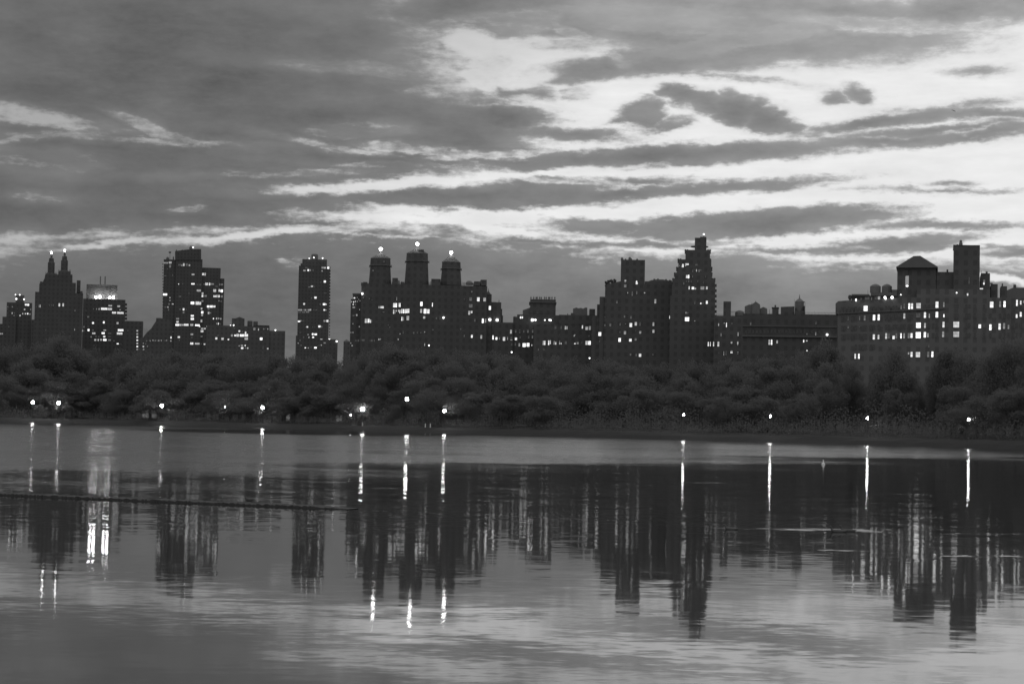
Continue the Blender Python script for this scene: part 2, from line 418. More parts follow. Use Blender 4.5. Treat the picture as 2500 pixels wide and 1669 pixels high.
SHORE_PX = [(-900, 1022), (-400, 1024), (0, 1031), (200, 1034), (400, 1039), (640, 1044.5), (840, 1050), (1000, 1055), (1300, 1063), (1640, 1073),
            (1900, 1079), (2200, 1088), (2500, 1098), (2900, 1114), (3500, 1145)]
SH = [on_water(x, y) for x, y in SHORE_PX]
def shore(px, back=0.0):          # point on the far bank seen at photo column px, back metres behind the waterline
    for i in range(len(SH) - 1):
        if px <= SHORE_PX[i + 1][0] or i == len(SH) - 2:
            t = (px - SHORE_PX[i][0]) / (SHORE_PX[i + 1][0] - SHORE_PX[i][0])
            p = SH[i].lerp(SH[i + 1], t); Y = p.y + back
            return Vector((p.x * Y / p.y, Y, 0))
cols = [-900 + 40 * k for k in range(111)]
def strip(name, rows, m):
    v = []; f = []
    n = len(cols)
    for back, z, jz in rows:
        for c in cols:
            p = shore(c, back); v.append((p.x, p.y, z + random.uniform(-jz, jz)))
    for j in range(len(rows) - 1):
        for i in range(n - 1): f.append((j * n + i, j * n + i + 1, (j + 1) * n + i + 1, (j + 1) * n + i))
    return tag(mesh_obj(name, v, f, m), kind='structure')
strip('bank', [(-2.0, -.8, 0), (0, 0, .0), (1.6, .75, .14), (3.2, 1.3, .16), (4.2, 1.42, 0)], M['bank'])
strip('path', [(4.0, 1.41, 0), (8.4, 1.43, 0)], M['path'])
v = []; f = []
g0 = [(7.9, 1.37), (14, 1.75), (40, 2.2), (120, 2.4)]
n = len(cols)
for back, z in g0:
    for c in cols: p = shore(c, back); v.append((p.x, p.y, z))
for c in cols: p = shore(c, 0); v.append((p.x * 12000 / p.y, 12000, 2.4))
for j in range(4):
    for i in range(n - 1): f.append((j * n + i, j * n + i + 1, (j + 1) * n + i + 1, (j + 1) * n + i))
tag(mesh_obj('ground', v, f, M['soil']), kind='structure')

# low stone dyke that just breaks the surface
def dyke():
    mb = MB(); rnd = random.Random(3)
    pts = [(-260, 1197), (0, 1208), (300, 1219), (600, 1231), (862, 1243)]
    P = [on_water(x, y) for x, y in pts]
    d = (P[-1] - P[0]); L = d.length; d.normalize(); nrm = Vector((-d.y, d.x, 0))
    N = 260; rows = []
    for i in range(N + 1):
        t = i / N; c = P[0] + (P[-1] - P[0]) * t
        end = min(1, (1 - t) * 14)
        h = (.07 + rnd.uniform(-.03, .03)) * (.3 + .7 * end)
        w = .42 + rnd.uniform(-.05, .05)
        rows.append([c - nrm * w + Vector((0, 0, -.25)), c - nrm * w * .8 + Vector((0, 0, h * .8)), c + nrm * w * .7 + Vector((0, 0, h)), c + nrm * w + Vector((0, 0, -.25))])
    v = [tuple(q) for r in rows for q in r]; fc = []
    for i in range(N):
        for k in range(3): a = i * 4 + k; fc.append((a, a + 4, a + 5, a + 1))
    tag(mesh_obj('stone_dyke', v, fc, M['rock']), 'long low dark stone dyke just breaking the water surface', 'dyke')
    # sunken continuation: scattered stones
    for i, (x, y, r) in enumerate([(568, 1243, .22), (700, 1244, .12)]):
        c = on_water(x, y)
        st = MB().ball((0, 0, -.02), r, 9, 5, 0, .35).build('rock', M['rock']); st.location = c
        tag(st, ('wide flat dark stone lying in the water just in front of the dyke', 'small dark stone in the water in front of the dyke')[i], 'rock')
dyke()
def ridge():
    v = []; fc = []; a = on_water(905, 1246); b = on_water(1560, 1272); rnd = random.Random(5)
    for i in range(161):
        c = a.lerp(b, i / 160); h = rnd.uniform(-.02, .007)
        for dy, z in ((-.2, -.1), (-.12, h), (.12, h), (.2, -.1)): v.append((c.x, c.y + dy, z))
    for i in range(160):
        for k in range(3): q = i * 4 + k; fc.append((q, q + 4, q + 5, q + 1))
    tag(mesh_obj('sunken_dyke', v, fc, M['rock']), 'barely visible sunken end of the dyke crossing the dark middle water', 'dyke')
ridge()

# ------------------------------------------------------------------ buildings, left to right
b = B('apartment_tower', 'small square tower at far left with four lamps on its rooftop box', 'tower', 1, 240, 1650)
b.box('main_block', 80, 405, 828, b=-22, m='concrete'); b.box('roof_box', 200, 310, 735, 828, f=-3, b=-14)
b.box('lower_wing', 28, 200, 1010, f=3, b=-1, m='concrete'); b.box('low_block', -60, 30, 1098, f=3, b=-20, m='concrete'); b.box('side_wing', 405, 446, 1045, f=3, b=-20, m='concrete')
for x, y, r in ((198, 728, 7), (252, 730, 8), (208, 782, 11), (307, 787, 9)): b.lampo('roof_lamp', x, y, r)
b.win([(100,882,'M'),(157,882,'M'),(330,855,24,22),(360,857,22,24),(221,910,8,8,'D'),(314,915,16,18),(391,915,12,16,'M'),(97,910,'D'),(97,962,'D'),(155,962,10,20,'M'),(182,962,'D'),
 (290,970,12,14),(324,970,14,16),(353,970,16,18),(382,975,'M'),(180,993,14,14,'M'),(256,993,12,16),(5,1225,16,18,'M'),(28,1225,16,18,'M'),(113,1135,8,20,'D')])

b = B('apartment_building', 'twin spired stone apartment building with two lit spire tips', 'building', 1, 750, 1480)
b.box('main_block', 440, 1053, 700, b=-40, m='stone'); b.box('corner_block', 1024, 1054, 683, 720, f=.4, b=-14, m='stone')
b.box('upper_tier', 500, 967, 595, 705, f=-2, b=-36, m='stone'); b.box('parapet', 510, 546, 560, 600, f=-3, b=-20, m='stone'); b.box('right_tier', 690, 968, 573, 620, f=-3, b=-30, m='stone')
b.poly('shoulder', [(545,600),(548,560),(568,520),(578,470),(925,470),(925,600)], f=-5, b=-32, m='stone')
for (x0, x1, yt, sx0, sx1, st) in ((575, 733, 462, 612, 700, 310), (738, 907, 430, 780, 868, 285)):
    b.lathe('turret_base', [(x0, x1, 600), (x0 + 2, x1 - 2, 500), (x0 + 12, x1 - 10, yt)], -18, 4, 'stone', math.pi / 4)
    c = (sx0 + sx1) / 2
    b.lathe('turret', [(sx0 - 14, sx1 + 14, yt + 6), (sx0, sx1, yt - 15), (sx0, sx1, st + 8), (c - 34, c + 34, st), (c - 30, c + 29, st - 46), (c - 14, c + 14, st - 52), (c - 12, c + 12, st - 84), (c - 5, c + 5, st - 92), (c - 2, c + 2, st - 118)], -18, 8, 'stone')
    for px in (x0 + 8, x0 + 24, x1 - 24, x1 - 8): b.pole('pinnacle', px, yt + 40, yt - (22 if px < c - 50 or px > c + 50 else 4), 7, -9, 'stone')
b.lampo('spire_lamp', 657, 193, 10, 'beacon', -17.5, 1.5); b.lampo('spire_lamp', 826, 165, 10, 'beacon', -17.5, 1.5)
b.box('chimney', 978, 1027, 545, 700, f=-8, b=-16)
b.win([(757,857,18,38),(806,857,18,38),(497,873,6,30,'M'),(512,873,8,32),(463,880,'D'),(632,860,6,24,'D'),(661,860,8,24,'D'),(680,862,5,24,'D'),(957,930,8,22,'M'),(972,655,8,16,'M'),(952,1172,8,24,'M'),(583,1180,'D')])

b = B('apartment_building', 'slab building with floodlit white penthouse and two thin flues', 'building', 1, 1330, 1560)
b.box('main_block', 1055, 1595, 785, b=-24, m='concrete'); b.box('penthouse', 1103, 1497, 600, 785, f=-5, b=-16, m='white')
b.box('flue', 1275, 1288, 493, 600, f=-8, b=-9, m='metal'); b.box('flue', 1335, 1348, 495, 600, f=-8, b=-9, m='metal')
for y in (850, 897, 940, 985, 1030): b.box('balcony', 1595, 1622, y - 12, y + 13, f=-2, b=-8, m='concrete')
for x, y, r in ((1225,760,13),(1275,757,15),(1400,766,12),(1447,763,13)): b.lampo('floodlight', x, y, r, 'flood', -1.5)
b.win([(1203,717,10,22,'U'),(1366,650,20,38,'U'),(1407,650,20,38,'U')])
b.win([(1320,768,60,5,'M'),(1407,868,45,14,'M'),(1515,875,34,20),(1195,910,'D'),(1232,910,10,16,'M'),(1265,910,10,20,'M'),(1330,908,80,28),(1403,911,50,28),(1532,920,10,12,'M'),(1456,957,50,24),(1537,960,80,26),(1097,930,'D'),(1125,1010,25,18,'D'),
 (1187,1088,22,22),(1325,1080,20,26),(1500,1090,24,24),(1127,1135,20,8,'D'),(1072,1137,8,20,'M'),(1050,1187,18,20),(1072,1187,6,18,'M'),(1130,1178,22,26),(1187,1180,20,14,'D'),(1338,1180,34,12),(1540,1180,70,26),
 (1197,1220,40,22),(1317,1218,38,24),(1400,1222,40,14,'D'),(1527,1222,70,28),(1163,1265,'M'),(1225,1260,'M'),(1262,1262,'D'),(1330,1262,25,22),(1395,1262,34,16,'D'),(1215,1304,24,22),(1254,1304,14,24),(1290,1302,24,22),(1338,1304,40,24),(1397,1306,34,20,'M'),(1455,1315,'M'),(1502,1353,24,12),(1545,1358,'D'),(1610,1350,40,18,'M')])

b = B('apartment_block', 'low plain block with one lit column of windows near its right edge', 'building', 1, 1710, 1500)
b.box('main_block', 1584, 1826, 1069, b=-30, m='concrete'); b.box('roof_parapet', 1600, 1822, 1064, 1070, f=-1, b=-28)
b.win([(1752,y,20,18) for y in (1187,1228,1267,1308,1348,1388,1427)] + [(1632,1185,'D')])
for k in range(4): b.pole('railing_post', 1836 + 14 * k, 1300, 1155 + 12 * (k % 2), 3, -6)

b = B('apartment_block', 'dark building with a sloping roof left of the tall double tower', 'building', 2, 200, 1450)
b.poly('sloped_block', [(52,1600),(52,1265),(100,1205),(152,1158),(214,1062),(216,1025),(268,1025),(400,1050),(400,1600)], m='brick', b=-26); b.box('low_wing', -4, 60, 1275, f=-.4, b=-20)
b.win([(x,1308 + (x * 7) % 9,9,11,'MDMBD'[i % 5]) for i, x in enumerate((95,130,140,175,190,205,220,235,250,265,282,318,335,350))] + [(405,1273,14,24),(403,1317,14,14),(52,1388,18,18),(55,1425,18,12,'M'),(105,1385,14,18,'M'),(52,1347,12,14,'M'),(82,1355,'D')])

b = B('apartment_tower', 'tallest left tower with stepped right wing and a dish on its mast', 'tower', 2, 620, 1900)
b.box('core', 458, 795, 272, b=-34, m='concrete'); b.poly('crown', [(457,285),(457,172),(560,158),(680,145),(790,145),(790,285)], f=.6, b=-26, m='concrete')
b.box('left_wing', 302, 462, 290, f=-2, b=-30, m='concrete'); b.box('left_cap', 312, 458, 279, 292, f=-3, b=-28)
b.box('right_wing', 795, 1028, 385, f=-2.5, b=-30, m='concrete'); b.box('right_step', 1028, 1077, 521, f=-4, b=-28, m='concrete')
for k in range(18): b.box('balcony', 296, 306, 330 + 37 * k, 342 + 37 * k, f=-4, b=-9)
b.lathe('water_tank', [(642,678,150),(638,680,128),(650,668,108),(655,660,102)], -8, 10, 'wood'); b.lampo('roof_lamp', 688, 125, 9, 'lampR', -5)
b.pole('mast', 390, 285, 190, 6); b.lathe('dish', [(384,396,200),(374,410,188),(374,410,182),(384,398,174)], -6, 10, 'metal')
b.lathe('roof_vent', [(344,380,280),(342,380,262),(352,370,246)], -8, 8, 'metal'); b.lathe('roof_vent', [(428,442,280),(428,443,250),(432,438,240)], -8, 8, 'metal')
for x in (475, 548, 600): b.lathe('roof_vent', [(x-8,x+8,170),(x-6,x+6,154)], -4, 8, 'metal')
b.win([(325,322,30,18,'M'),(355,322,18,18,'M'),(395,318,34,26),(393,365,22,34,'M'),(357,400,'D'),(325,487,40,10,'D'),(425,478,10,20,'D'),(520,348,44,22,'D'),(543,355,16,14,'M'),(568,345,18,34,'M'),(605,345,24,30,'D'),(640,352,18,20),
 (687,470,34,20,'M'),(812,466,24,28),(840,467,18,34),(685,590,40,16),(502,592,9,10),(555,590,'D'),(742,600,24,18,'D'),(778,600,22,22,'D'),(830,595,20,18,'D'),(860,592,32,32),(897,592,16,32),(932,592,40,20,'M'),(1025,597,10,26,'M'),(1053,598,28,20,'M'),(987,622,30,10,'D'),
 (760,675,52,26,'M'),(963,676,34,34),(1020,674,12,32),(1052,680,28,34),(804,710,30,22,'M'),(803,744,26,28),(847,744,30,20,'M'),(963,748,34,24),(991,746,16,30),(1018,747,10,28),(1052,750,28,26,'M'),(330,725,50,26),(635,710,'D'),(520,750,30,12,'D'),
 (392,765,10,10),(392,800,10,10),(804,808,28,24,'M'),(1017,805,8,14,'M'),(1045,812,20,16,'D'),(679,834,42,32),(740,836,40,40),(775,838,26,36),(380,847,10,18,'M'),(430,847,10,10),(417,847,8,8,'M'),(880,878,30,26),(920,878,32,28),(957,878,30,24),(850,878,12,16,'D'),
 (366,886,12,16),(330,886,'M'),(345,886,'D'),(795,905,18,24),(884,912,24,18,'D'),(565,914,20,26),(520,914,20,14,'D'),(600,916,14,10,'D'),(565,955,20,18,'M'),(800,953,32,30),(885,960,20,28,'M'),(912,960,8,8),(373,920,12,22,'D'),(677,997,36,22),(800,990,26,18,'M'),(677,1037,38,26),(793,1062,20,32),
 (947,1032,10,18),(987,1031,14,22),(1014,1030,10,18,'M'),(1040,1035,16,18,'M'),(490,1035,36,20,'M'),(488,1075,28,24),(505,1084,'D'),(1010,1097,10,22),(988,1095,10,18,'M'),(1035,1100,12,18,'D'),(872,1132,22,18),(485,1113,44,22),(524,1113,28,24,'M'),(556,1113,24,20,'M'),(600,1112,56,26),(670,1113,36,24),(742,1117,56,22),(770,1134,16,10),
 (802,1160,28,20,'M'),(836,1160,24,20),(800,1193,36,28),(672,1233,32,20,'M'),(673,1273,10,10,'M'),(795,1260,24,20,'D'),(505,1268,28,20),(512,1307,'D'),(430,1200,14,8,'D'),(375,1122,14,20),(340,1048,44,14,'D'),(670,1350,38,26),(740,1352,58,20,'M'),(790,1353,'D'),(832,1358,20,16),(984,1122,8,8,'M')])

b = B('apartment_block', 'wide low building with a square roof house right of the double tower', 'building', 2, 1250, 1420)
b.box('main_block', 860, 1662, 1125, b=-30, m='brick'); b.box('roof_house', 1181, 1343, 1030, 1125, f=-4, b=-18); b.poly('house_roof', [(1220,1031),(1280,1011),(1334,1031)], f=-4.2, b=-17)
b.box('roof_box', 1380, 1446, 1066, 1125, f=-5, b=-15); b.lathe('roof_cap', [(1380,1446,1067),(1392,1434,1060)], -10, 8); b.box('roof_box', 1455, 1513, 1069, 1125, f=-5, b=-15)
b.box('right_block', 1625, 1862, 1188, f=-.5, b=-30, m='brick'); b.box('right_parapet', 1513, 1661, 1118, 1126, f=-.4, b=-25)
b.lampo('roof_lamp', 1738, 1180, 9); b.lampo('roof_lamp', 1205, 1116, 8, 'lampR', 1); b.lampo('roof_lamp', 1165, 1117, 5, 'lampR', 1)
b.win([(1215,1160,20,10,'D'),(1277,1192,20,20),(1315,1200,10,12,'M'),(1468,1165,26,28,'M'),(1522,1170,8,26,'M'),(1590,1165,10,10,'M'),(1612,1165,10,10,'D'),(1640,1165,10,12,'M'),(1182,1247,22,26,'M'),(1225,1247,26,20),(1257,1245,30,34),(1310,1247,50,30),(1365,1246,44,32),(1357,1213,16,28),(1366,1290,42,28),
 (983,1285,24,26),(1062,1290,28,26),(1138,1298,18,12),(1007,1248,20,8,'D'),(1555,1290,30,30),(1275,1380,'M'),(1310,1375,28,12,'M'),(1352,1375,12,12),(1313,1408,28,20),(1353,1408,8,8,'M'),(1384,1408,16,16),(1640,1415,18,18,'M'),(1580,1400,8,40,'D')])

b = B('apartment_tower', 'freestanding slab tower with balconies up its right edge', 'tower', 3, 655, 1850)
b.box('main_block', 458, 855, 362, b=-30, m='concrete'); b.box('crown', 512, 827, 277, 362, f=-2, b=-24); b.box('crown_step', 490, 520, 328, 362, f=-3, b=-20)
b.lathe('water_tank', [(628,714,277),(628,714,232),(632,710,214),(650,690,208)], -12, 8, 'wood')
b.box('base_block', 430, 836, 1252, f=2, b=-28, m='concrete')
for k in range(24): b.box('balcony', 855, 874 - k * .35, 373 + 39 * k, 388 + 39 * k, f=-3, b=-12)
for x, y, r in ((600,265,6),(660,255,8),(772,262,8)): b.lampo('roof_lamp', x, y, r, 'lampR', -1)
b.lampo('wall_lamp', 858, 1300, 11, 'tiny', 2)
b.win([(770,383,24,22,'M'),(800,385,28,20,'M'),(843,385,24,26),(864,385,14,20,'M'),(540,420,30,16,'M'),(588,415,20,22),(615,415,12,18,'M'),(650,415,10,18,'D'),(765,425,12,16,'M'),(565,385,30,20,'D'),(800,560,26,26),(748,568,'D'),(600,630,22,12,'M'),(635,621,26,18),(665,625,20,10,'D'),(805,708,36,16,'D'),
 (680,765,28,24),(632,770,'D'),(535,845,22,22),(741,850,8,10,'M'),(790,849,28,24),(815,850,16,16),(470,922,24,20,'M'),(497,922,20,18,'M'),(524,922,20,18,'D'),(550,922,18,18,'M'),(576,922,20,18,'D'),(598,922,14,18,'M'),(617,920,14,20),(793,922,20,18),(812,924,18,12,'M'),(660,922,14,10,'D'),(690,922,20,10,'D'),
 (480,952,40,18,'D'),(530,950,40,18,'D'),(580,948,40,18,'M'),(470,1068,28,18),(492,1060,14,12,'M'),(520,1062,30,16,'D'),(796,1062,26,22,'M'),(832,1062,24,26),(562,1140,12,10,'M'),(576,1138,20,16),(645,1138,8,8,'D'),(672,1138,8,8,'D'),(730,1132,26,24),(757,1135,20,16,'M'),(645,1230,18,20),(683,1233,32,22),(586,1236,12,12,'M'),
 (530,1270,12,16,'D'),(597,1271,12,16),(650,1270,22,18),(755,1295,28,10,'M'),(485,1310,20,14,'D'),(797,1342,26,14,'M'),(460,1345,10,10,'M'),(497,1373,10,10,'M'),(755,1370,12,12,'M'),(725,1372,12,10,'D'),(551,1404,16,12),(589,1405,10,10,'M'),(625,1400,'D'),(680,1403,30,20),(487,1210,22,14,'D')])

b = B('apartment_block', 'low dark block tucked right behind the freestanding slab tower', 'building', 3, 900, 1500)
b.box('main_block', 838, 964, 1303, b=-20, m='concrete'); b.lampo('roof_lamp', 951, 1322, 10, 'tiny'); b.box('roof_curb', 845, 960, 1297, 1304, f=-2, b=-15)
b = B('small_tower_house', 'little peaked turret roof above trees left of the three-towered building', 'building', 3, 1078, 1300)
b.box('main_block', 1040, 1119, 1326, b=-9); b.lathe('roof', [(1040,1119,1327),(1060,1095,1308),(1074,1080,1298)], -4.5, 4, 'slate', math.pi / 4)

b = B('apartment_building', 'massive three-towered building with a glowing globe on each tower', 'building', 4, 900, 985)
b.box('main_block', 207, 1762, 632, b=-55, m='stone'); b.box('left_wing', 78, 210, 810, f=-3, b=-50, m='stone'); b.box('left_step', 108, 225, 752, 812, f=-5, b=-40, m='stone')
b.box('left_cornice', 104, 232, 738, 753, f=-5, b=-40, m='trim'); b.box('left_roof_block', 210, 302, 606, 640, f=-2, b=-30, m='stone'); b.box('roof_parapet', 236, 302, 598, 607, f=-2.5, b=-28, m='stone')
b.box('right_wing', 1762, 1818, 748, f=-2, b=-50, m='stone'); b.box('right_step', 1818, 1937, 848, f=-3, b=-50, m='stone'); b.box('right_step', 1937, 1949, 930, f=-4, b=-50, m='stone'); b.box('right_step', 1949, 1960, 1010, f=-5, b=-50, m='stone')
for x in range(1822, 1880, 12): b.pole('railing_post', x, 849, 838, 3, -4)
b.pole('flue', 1913, 850, 820, 10, -8)
b.lathe('corner_roof', [(1758,1818,750),(1768,1800,728),(1774,1782,708),(1776,1779,676)], -8, 4, 'slate', math.pi / 4)
for x0, x1, y in ((595,668,548),(670,688,580),(1075,1192,560),(1675,1762,570),(1595,1680,590),(700,745,596)): b.box('roof_house', x0, x1, y, 640, f=-6, b=-24)
b.lathe('water_tank', [(1500,1592,634),(1500,1592,610),(1510,1582,598),(1528,1566,585)], -14, 10, 'wood')
for x in (592, 678, 698, 708, 1058, 1068, 1465, 1478, 1490): b.pole('pinnacle', x, 640, 590 + (x % 3) * 6, 7, -4, 'stone')
for x0, x1, yb, yo, yr, ax, ay, gl in ((303,588,640,400,308,453,238,192), (745,1052,640,348,248,905,178,130), (1190,1455,640,440,355,1322,268,236)):
    w = (x1 - x0); c = (x0 + x1) / 2 + (ax - (x0 + x1) / 2) * .5
    b.lathe('tower_shaft', [(x0,x1,yb),(x0 + 6,x1 - 8,yb - 60),(c - w*.435,c + w*.435,yo + 10),(c - w*.47,c + w*.47,yo),(c - w*.44,c + w*.44,yo - 10),(c - w*.425,c + w*.425,yr + 10),(c - w*.43,c + w*.43,yr)], -22, 8, 'stone')
    b.lathe('tower_roof', [(ax - w*.43,ax + w*.43,yr),(ax - w*.36,ax + w*.36,yr - 14),(ax - 16,ax + 16,ay + 6),(ax - 8,ax + 8,ay - 16)], -22, 8, 'slate')
    b.pole('finial', ax + 2, gl, gl - 50, 9, -22)
    b.lampo('beacon_globe', ax, gl, 19, 'beacon', -21.5)
    for s in (-1, 1): b.pole('pinnacle', c + s * w * .48, yo + 22, yo - 12, 8, -22, 'stone')
b.box('roof_box', 922, 986, 198, 262, f=-18, b=-24)
b.lampo('wall_lamp', 225, 742, 12, 'tiny'); b.lampo('wall_lamp', 1800, 1063, 16, 'tiny'); b.lampo('wall_lamp', 1890, 1067, 16, 'tiny'); b.lampo('wall_lamp', 1228, 1038, 11, 'tiny'); b.lampo('wall_lamp', 1048, 1380, 8, 'tiny', 6)
b.win([(128,795,20,12),(163,790,12,12,'M'),(90,842,10,16),(118,845,12,12),(140,838,10,16),(165,838,8,14,'M'),(180,812,10,12,'M'),(197,830,'M'),(113,875,10,12),(140,875,8,10,'M'),(113,910,12,16),(130,910,8,16,'M'),(237,790,8,10,'M'),(157,1006,16,18),(113,1012,'M'),(128,1010,'D'),(192,938,8,10,'M'),(110,1113,'M'),(188,1148,10,12,'M'),(85,1220,'M'),(110,1220,'M'),(83,1352,'M'),(100,1382,16,14,'M'),(312,803,'D'),(345,820,'D'),
 (493,346,16,20,'D'),(358,456,8,8,'M'),(432,909,12,22),(455,909,10,24),(470,909,10,24),(484,909,10,24),(265,1077,14,50),(284,1077,14,50),(305,1075,14,46),(326,1082,14,36),(346,1080,8,24,'D'),(650,805,6,40,'M'),(612,885,10,50),(629,885,10,50),(646,885,10,50),(674,882,10,46),(690,882,10,46),
 (612,965,10,50),(629,965,10,46,'M'),(646,953,10,20,'M'),(674,953,10,24),(690,963,10,40),(714,958,12,50),(735,958,12,50),(756,958,12,50),(777,956,12,50),(798,954,12,50),(714,1052,12,46),(734,1052,8,44,'M'),(787,1043,30,52,'M'),(955,868,26,50),(1091,878,7,46),(952,955,22,46,'M'),(1000,958,30,56),(1040,960,28,52),(989,1035,24,28),(1140,1045,14,20,'D'),(1184,1045,8,34,'D'),(487,970,20,10,'D'),
 (1578,718,9,18,'M'),(1563,810,30,40,'D'),(1563,893,42,40,'D'),(1658,812,30,48),(1735,815,30,44,'M'),(1545,978,22,46),(1575,968,20,26),(1800,918,24,48),(1713,1077,20,52),(1747,1075,14,46,'M'),(1615,1070,16,34,'D'),(1578,1268,20,34),(1694,1275,20,42),(1848,1282,32,50),(1484,1262,10,24,'D'),(1440,1180,14,16,'D'),(1098,1187,12,14,'D'),(1484,812,'D'),
 (691,1238,10,12),(730,1220,12,34,'D'),(860,1225,18,24,'D'),(905,1222,14,22,'D'),(948,1222,10,22,'D'),(995,1215,9,10,'M'),(430,1305,12,14),(450,1303,10,12),(235,1315,34,20,'D'),(668,1305,8,16,'M'),(995,1370,8,30,'M'),(545,1130,'D'),(565,1155,'D')] + [(x,1320,8,24,'D') for x in (140,160,180,200,322,338,352,374)])

b = B('apartment_building', 'low building whose square roof block carries a row of stone urns', 'building', 5, 560, 900)
b.box('left_wing', -110, 242, 797, f=-1, b=-30, m='stone'); b.box('main_block', 240, 1082, 700, f=-2, b=-32, m='stone'); b.box('step', 317, 1080, 660, 702, f=-3, b=-28, m='stone'); b.box('roof_post', 268, 284, 686, 702, f=-4, b=-8)
b.poly('sloped_roof', [(420,662),(420,575),(553,528),(553,662)], f=-5, b=-22, m='slate'); b.box('urn_block', 553, 1021, 377, 662, f=-4, b=-26, m='stone'); b.box('cornice', 536, 1037, 425, 437, f=-3.4, b=-26.6, m='trim')
for i, x in enumerate((570,620,664,684,728,758,818,848,893,914,953,1005)):
    b.lathe('urn', [(x-11,x+11,378),(x-5,x+5,366),(x-13,x+13,354),(x-10,x+10,340),(x-3,x+3,330),(x-2,x+2,318 if i % 3 != 2 else 328)], (-5, -5.6, -6.4)[i % 3], 8, 'trim')
b.lampo('terrace_lamp', 595, 753, 24, 'tiny', 0); b.lampo('terrace_lamp', 650, 752, 17, 'tiny', 0); b.lampo('terrace_lamp', 823, 755, 11, 'tiny', 0); b.lampo('terrace_lamp', 903, 752, 13, 'tiny', 0); b.lampo('terrace_lamp', 928, 758, 16, 'tiny', 0); b.lampo('wall_lamp', 218, 1340, 13, 'tiny', 4)
b.win([(382,707,24,36),(414,706,18,34),(695,628,10,20,'D'),(205,967,30,66),(78,1098,40,66),(143,1090,10,50,'M'),(212,1115,34,12,'M'),(212,1075,28,20,'D'),(296,1097,36,44),(355,1205,14,56,'M'),(376,1205,12,50,'D'),(445,1210,52,66),(516,1205,46,64),(585,1212,14,24),(292,960,22,50,'D'),(365,980,22,20,'D'),(365,940,20,20,'D'),(440,960,14,40,'D'),(515,960,20,50,'D'),(600,960,22,50,'D'),(375,1070,22,40,'D'),(530,1065,22,50,'D'),(597,1062,20,50,'D'),(218,1200,22,40,'D'),(285,1195,14,50,'D'),(-5,1090,14,40,'M'),(-60,1090,30,44)])

b = B('apartment_building', 'plain dark mid-rise with low humped roof tanks and paired tall windows', 'building', 5, 1400, 880)
b.box('main_block', 620, 1768, 840, b=-30, m='brick'); b.box('upper_block', 1078, 1768, 663, 842, f=-2.5, b=-28, m='brick'); b.box('roof_step', 1297, 1337, 626, 664, f=-4, b=-20)
b.poly('tank_house', [(1335,664),(1335,548),(1400,525),(1430,540),(1480,533),(1520,547),(1560,527),(1597,527),(1597,664)], f=-5, b=-18, m='wood'); b.box('elevator_house', 1632, 1740, 552, 664, f=-5, b=-18); b.box('roof_post', 1232, 1246, 636, 664, f=-5, b=-8)
b.win([(1198,895,20,60),(1227,895,12,54),(1508,880,18,56),(1585,905,42,56),(1642,900,36,66,'M'),(1358,1042,14,20),(1370,1026,14,14),(795,1170,14,74),(822,1170,16,74),(893,1168,18,80),(922,1158,16,66),(993,1170,14,60,'M'),(1022,1178,14,44),(1093,1180,12,26),(1093,1145,10,26,'M'),(1120,1182,14,24),(1195,1165,10,50,'D'),(1215,1165,10,50,'D'),(1372,1184,26,16),(1422,1175,34,34,'M'),(1500,1165,8,40,'D'),(1585,1170,42,70),(1637,1170,42,68),
 (1630,1045,20,24,'D'),(1700,738,40,10,'D'),(1095,1020,'D'),(1010,890,10,50,'D'),(1030,890,10,50,'D'),(1120,890,10,50,'D'),(705,1290,10,34,'D'),(795,1285,12,40,'D'),(820,1290,12,40,'D')])
b.lampo('wall_lamp', 1638, 1448, 12, 'tiny', 4)

b = B('apartment_building', 'stepped dark block with a roof garden and a tall square box tower', 'building', 6, 500, 860)
b.box('main_block', 125, 925, 640, b=-40, m='brick'); b.box('left_step', 62, 126, 780, f=-1, b=-40, m='brick'); b.box('left_step', 33, 63, 868, f=-2, b=-40, m='brick'); b.box('low_step', -26, 34, 1000, f=-3, b=-38)
b.poly('terrace_wall', [(125,645),(240,615),(312,600),(312,645)], f=-2, b=-20); b.box('box_tower', 312, 591, 352, 645, f=-1.6, b=-20, m='brick'); b.box('upper_block', 589, 925, 603, 645, f=-2, b=-30)
b.poly('dome_roof', [(625,604),(665,588),(720,580),(800,580),(860,590),(895,604)], f=-4, b=-24, m='slate')
for x, r, y in ((327,14,326),(367,9,340),(417,16,322),(437,7,338),(502,11,340)): b.lathe('roof_tank', [(x-r,x+r,356),(x-r,x+r,y+8),(x-r*.4,x+r*.4,y-2)], -6, 9, 'wood')
for x, y in ((700,572),(742,570),(836,576),(880,584),(895,590)): b.box('roof_vent', x-10, x+10, y, 606, f=-8, b=-11, m='metal')
b.win([(365,594,18,16),(362,612,12,12,'M'),(363,655,26,30,'M'),(495,605,14,16),(497,625,22,20),(392,735,8,14,'M'),(445,745,14,50,'D'),(497,733,12,34,'D'),(588,735,14,10),(712,833,20,48,'M'),(267,843,14,28,'D'),(888,1018,26,32),(963,1037,8,34),(428,1108,28,44),(486,1094,24,38,'M'),(535,1097,20,40,'D'),(690,1098,18,40,'M'),(190,1107,20,28,'D'),(304,1100,10,28,'D'),(368,1095,'D'),
 (360,1197,24,36,'M'),(302,1190,16,20,'D'),(486,1175,'D'),(537,1193,22,28,'M'),(690,1180,22,34,'M'),(68,1212,30,42),(298,1280,26,42),(423,1283,28,30),(484,1275,22,26,'M'),(910,1285,28,48),(960,1292,28,48),(985,1278,18,20,'M'),(425,1450,16,22,'D'),(490,1455,8,24,'M'),(535,1458,26,34),(128,1015,8,10,'D'),(430,1020,20,30,'D'),(355,1010,14,24,'D'),(685,1450,'D'),(128,1110,12,20,'D'),(65,1298,'D')])
b.lampo('wall_lamp', 1080, 1385, 5, 'tiny', 8)
RG = b

